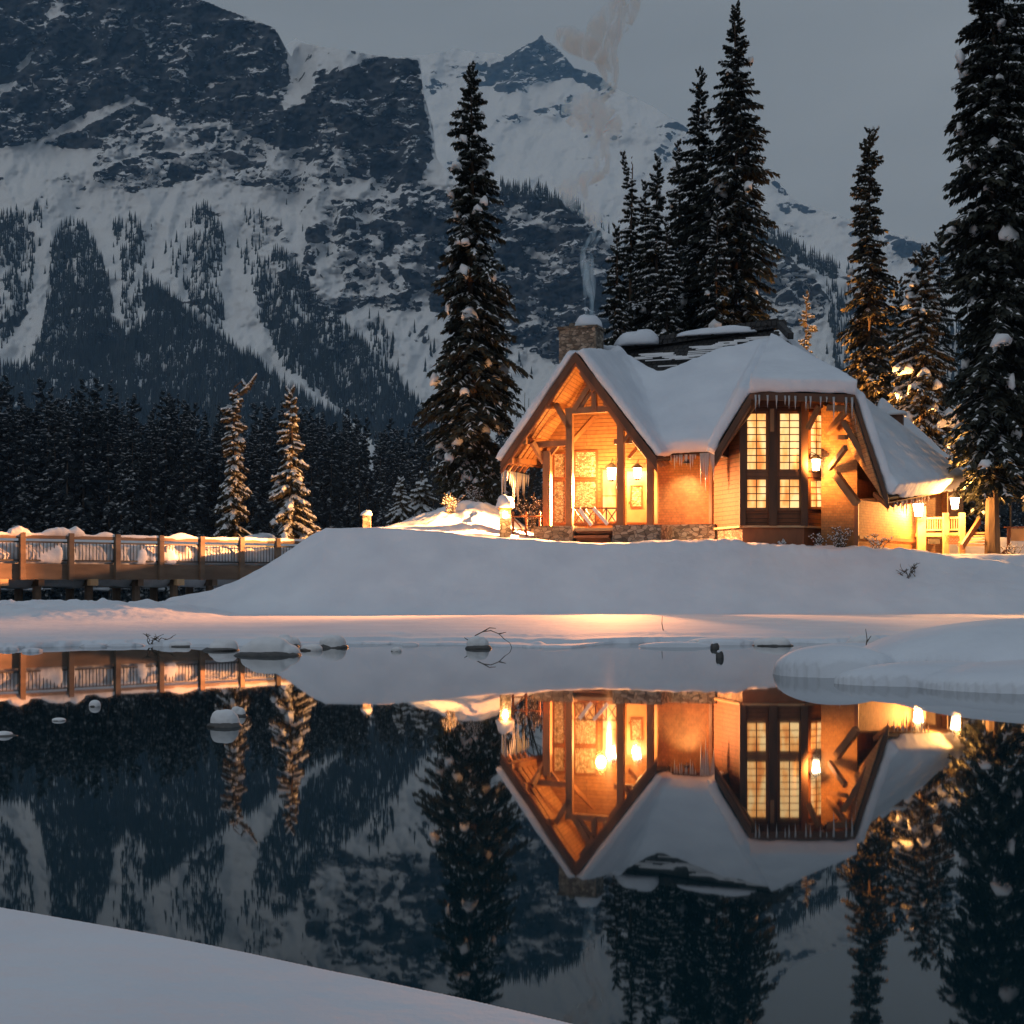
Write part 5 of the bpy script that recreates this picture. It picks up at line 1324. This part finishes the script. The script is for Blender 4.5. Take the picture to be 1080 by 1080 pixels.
# snow bollard on the mound and snow covered stack behind the bridge
x, y = P(387, 0, 57).x, 57
t = thing('stone_post', 'small stone post with a snow cap on the mound top', 'post', (x, y, gz_(x, y)))
b = MB(); b.box((0, 0, .25), (.3, .3, .7)); link('pillar', b.mesh('pillar', M['stone']), t); capsnow('snow_cap', (0, 0, .6), (.24, .24, .2), t, MB)
x, y = P(273, 0, 62).x, 62
t = thing('garden_table', 'round table under a dome of snow behind the bridge', 'table', (x, y, gz_(x, y)))
b = MB(); b.tube([(0, 0, -.2), (0, 0, .42)], .08, 8); b.tube([(0, 0, .42), (0, 0, .48)], .85, 16); link('table_frame', b.mesh('table_frame', M['dark_timber']), t)
capsnow('snow_cap', (0, 0, .48), (1.0, .9, .55), t, MB)
# notice board at far right
x, y = P(1073, 0, 56.5).x, 56.5
t = thing('notice_board', 'low wooden board on posts at the right frame edge', 'board', (x, y, gz_(x, y)))
b = MB(); b.box((-.35, 0, .5), (.1, .1, 1.3)); b.box((1.1, 0, .5), (.1, .1, 1.3)); link('post', b.mesh('post', M['brown_timber']), t)
b = MB(); b.box((.38, -.02, .85), (1.3, .06, .5)); link('panel', b.mesh('panel', M['pale_wood']), t)
b = MB(); b.beam((-.4, 0, .3), (-1.1, -.6, -.3), .08, .12); b.beam((-.5, 0, 1.15), (1.2, 0, 1.15), .25, .05); link('brace', b.mesh('brace', M['brown_timber']), t)

# ------------------------------------------------------------ smoke
def smoke():
    path = [(622, 336, .22), (622, 318, .3), (621, 298, .38), (619, 278, .45), (621, 262, .5), (628, 248, .6), (631, 235, .7), (620, 224, .8), (608, 212, .85), (604, 200, .85), (612, 190, .9), (628, 182, .9), (634, 168, .85), (634, 152, .9), (638, 138, 1.1), (626, 126, 1.3), (612, 118, 1.1), (618, 108, .9), (634, 98, .8), (646, 84, .8), (640, 66, .9), (634, 50, 1.0), (640, 32, 1.1), (652, 16, 1.1), (660, 2, 1.0), (664, -20, 1.0)]
    p0 = Vector((cc.x, cc.y, ztop+.2))
    pts = []; rad = []
    for k, (px, py, r) in enumerate(path):
        D = p0.y+k*.12; pts.append(P(px, py, D)); rad.append(r*.72)
    # smooth the path
    fine = []; fr = []
    for i in range(len(pts)-1):
        a = pts[max(i-1, 0)]; b_ = pts[i]; c = pts[i+1]; d = pts[min(i+2, len(pts)-1)]
        for k in range(5):
            u = k/5; q = .5*((2*b_)+(-a+c)*u+(2*a-5*b_+4*c-d)*u*u+(-a+3*b_-3*c+d)*u**3); fine.append(q); fr.append(rad[i]*(1-u)+rad[i+1]*u)
    b = MB(); nf_ = len(fine)
    for st_ in range(3):
        q = []; rr2 = []
        for i, p in enumerate(fine):
            u = i/nf_; w_ = fr[i]; ph = st_*2.1
            q.append(p+Vector((math.sin(u*17+ph)*w_*.55, math.cos(u*13+ph*1.7)*w_*.4, 0))); rr2.append(w_*(.42+.20*math.sin(u*23+ph*3)))
        b.tube(q, rr2, 9)
    side = [P(x_, y_, p0.y+2.2) for x_, y_ in ((640, 62), (622, 52), (606, 44), (596, 38), (586, 34))]
    b2 = MB(); b2.tube(side, [.3, .5, .55, .5, .2], 12)
    m = bpy.data.materials.new('smoke'); m.use_nodes = True; nt = m.node_tree; nt.nodes.clear()
    out = N(nt, 'OutputMaterial'); pv = N(nt, 'VolumePrincipled'); nt.links.new(pv.outputs[0], out.inputs['Volume'])
    pv.inputs['Color'].default_value = (.55, .80, 1, 1); pv.inputs['Absorption Color'].default_value = (1, 1, 1, 1); pv.inputs['Anisotropy'].default_value = -0.6
    n = N(nt, 'TexNoise', Scale=1, Detail=4, Distortion=1.2); nt.links.new(coords(nt, 'Object', (2.2, 2.2, .9)), n.inputs['Vector'])
    mr = N(nt, 'MapRange'); mr.inputs['From Min'].default_value = .40; mr.inputs['From Max'].default_value = .75; mr.inputs['To Max'].default_value = 8.0
    nt.links.new(n.outputs['Fac'], mr.inputs[0]); nt.links.new(mr.outputs[0], pv.inputs['Density'])
    o = b.obj('chimney_smoke', m); tag(o, 'pale smoke curling up from the lodge chimney', 'smoke', kind='stuff')
    o2 = b2.obj('drifting_smoke', m); tag(o2, 'wisp of smoke drifting left near the peak', 'smoke', kind='stuff')
smoke()

# ------------------------------------------------------------ haze
b = MB(); b.box((0, 4050, 949), (14000, 8300, 1903.0)); hz = b.obj('haze', M['snow'])
hz.location.z = 0
m = bpy.data.materials.new('haze'); m.use_nodes = True; nt = m.node_tree; nt.nodes.clear()
out = N(nt, 'OutputMaterial'); pv = N(nt, 'VolumePrincipled'); nt.links.new(pv.outputs[0], out.inputs['Volume'])
pv.inputs['Color'].default_value = (.34, .64, 1.0, 1); pv.inputs['Absorption Color'].default_value = (1, 1, 1, 1); pv.inputs['Density'].default_value = 0.00010
hz.data.materials.clear(); hz.data.materials.append(m)
tag(hz, 'thin bluish evening air', 'haze', kind='stuff')
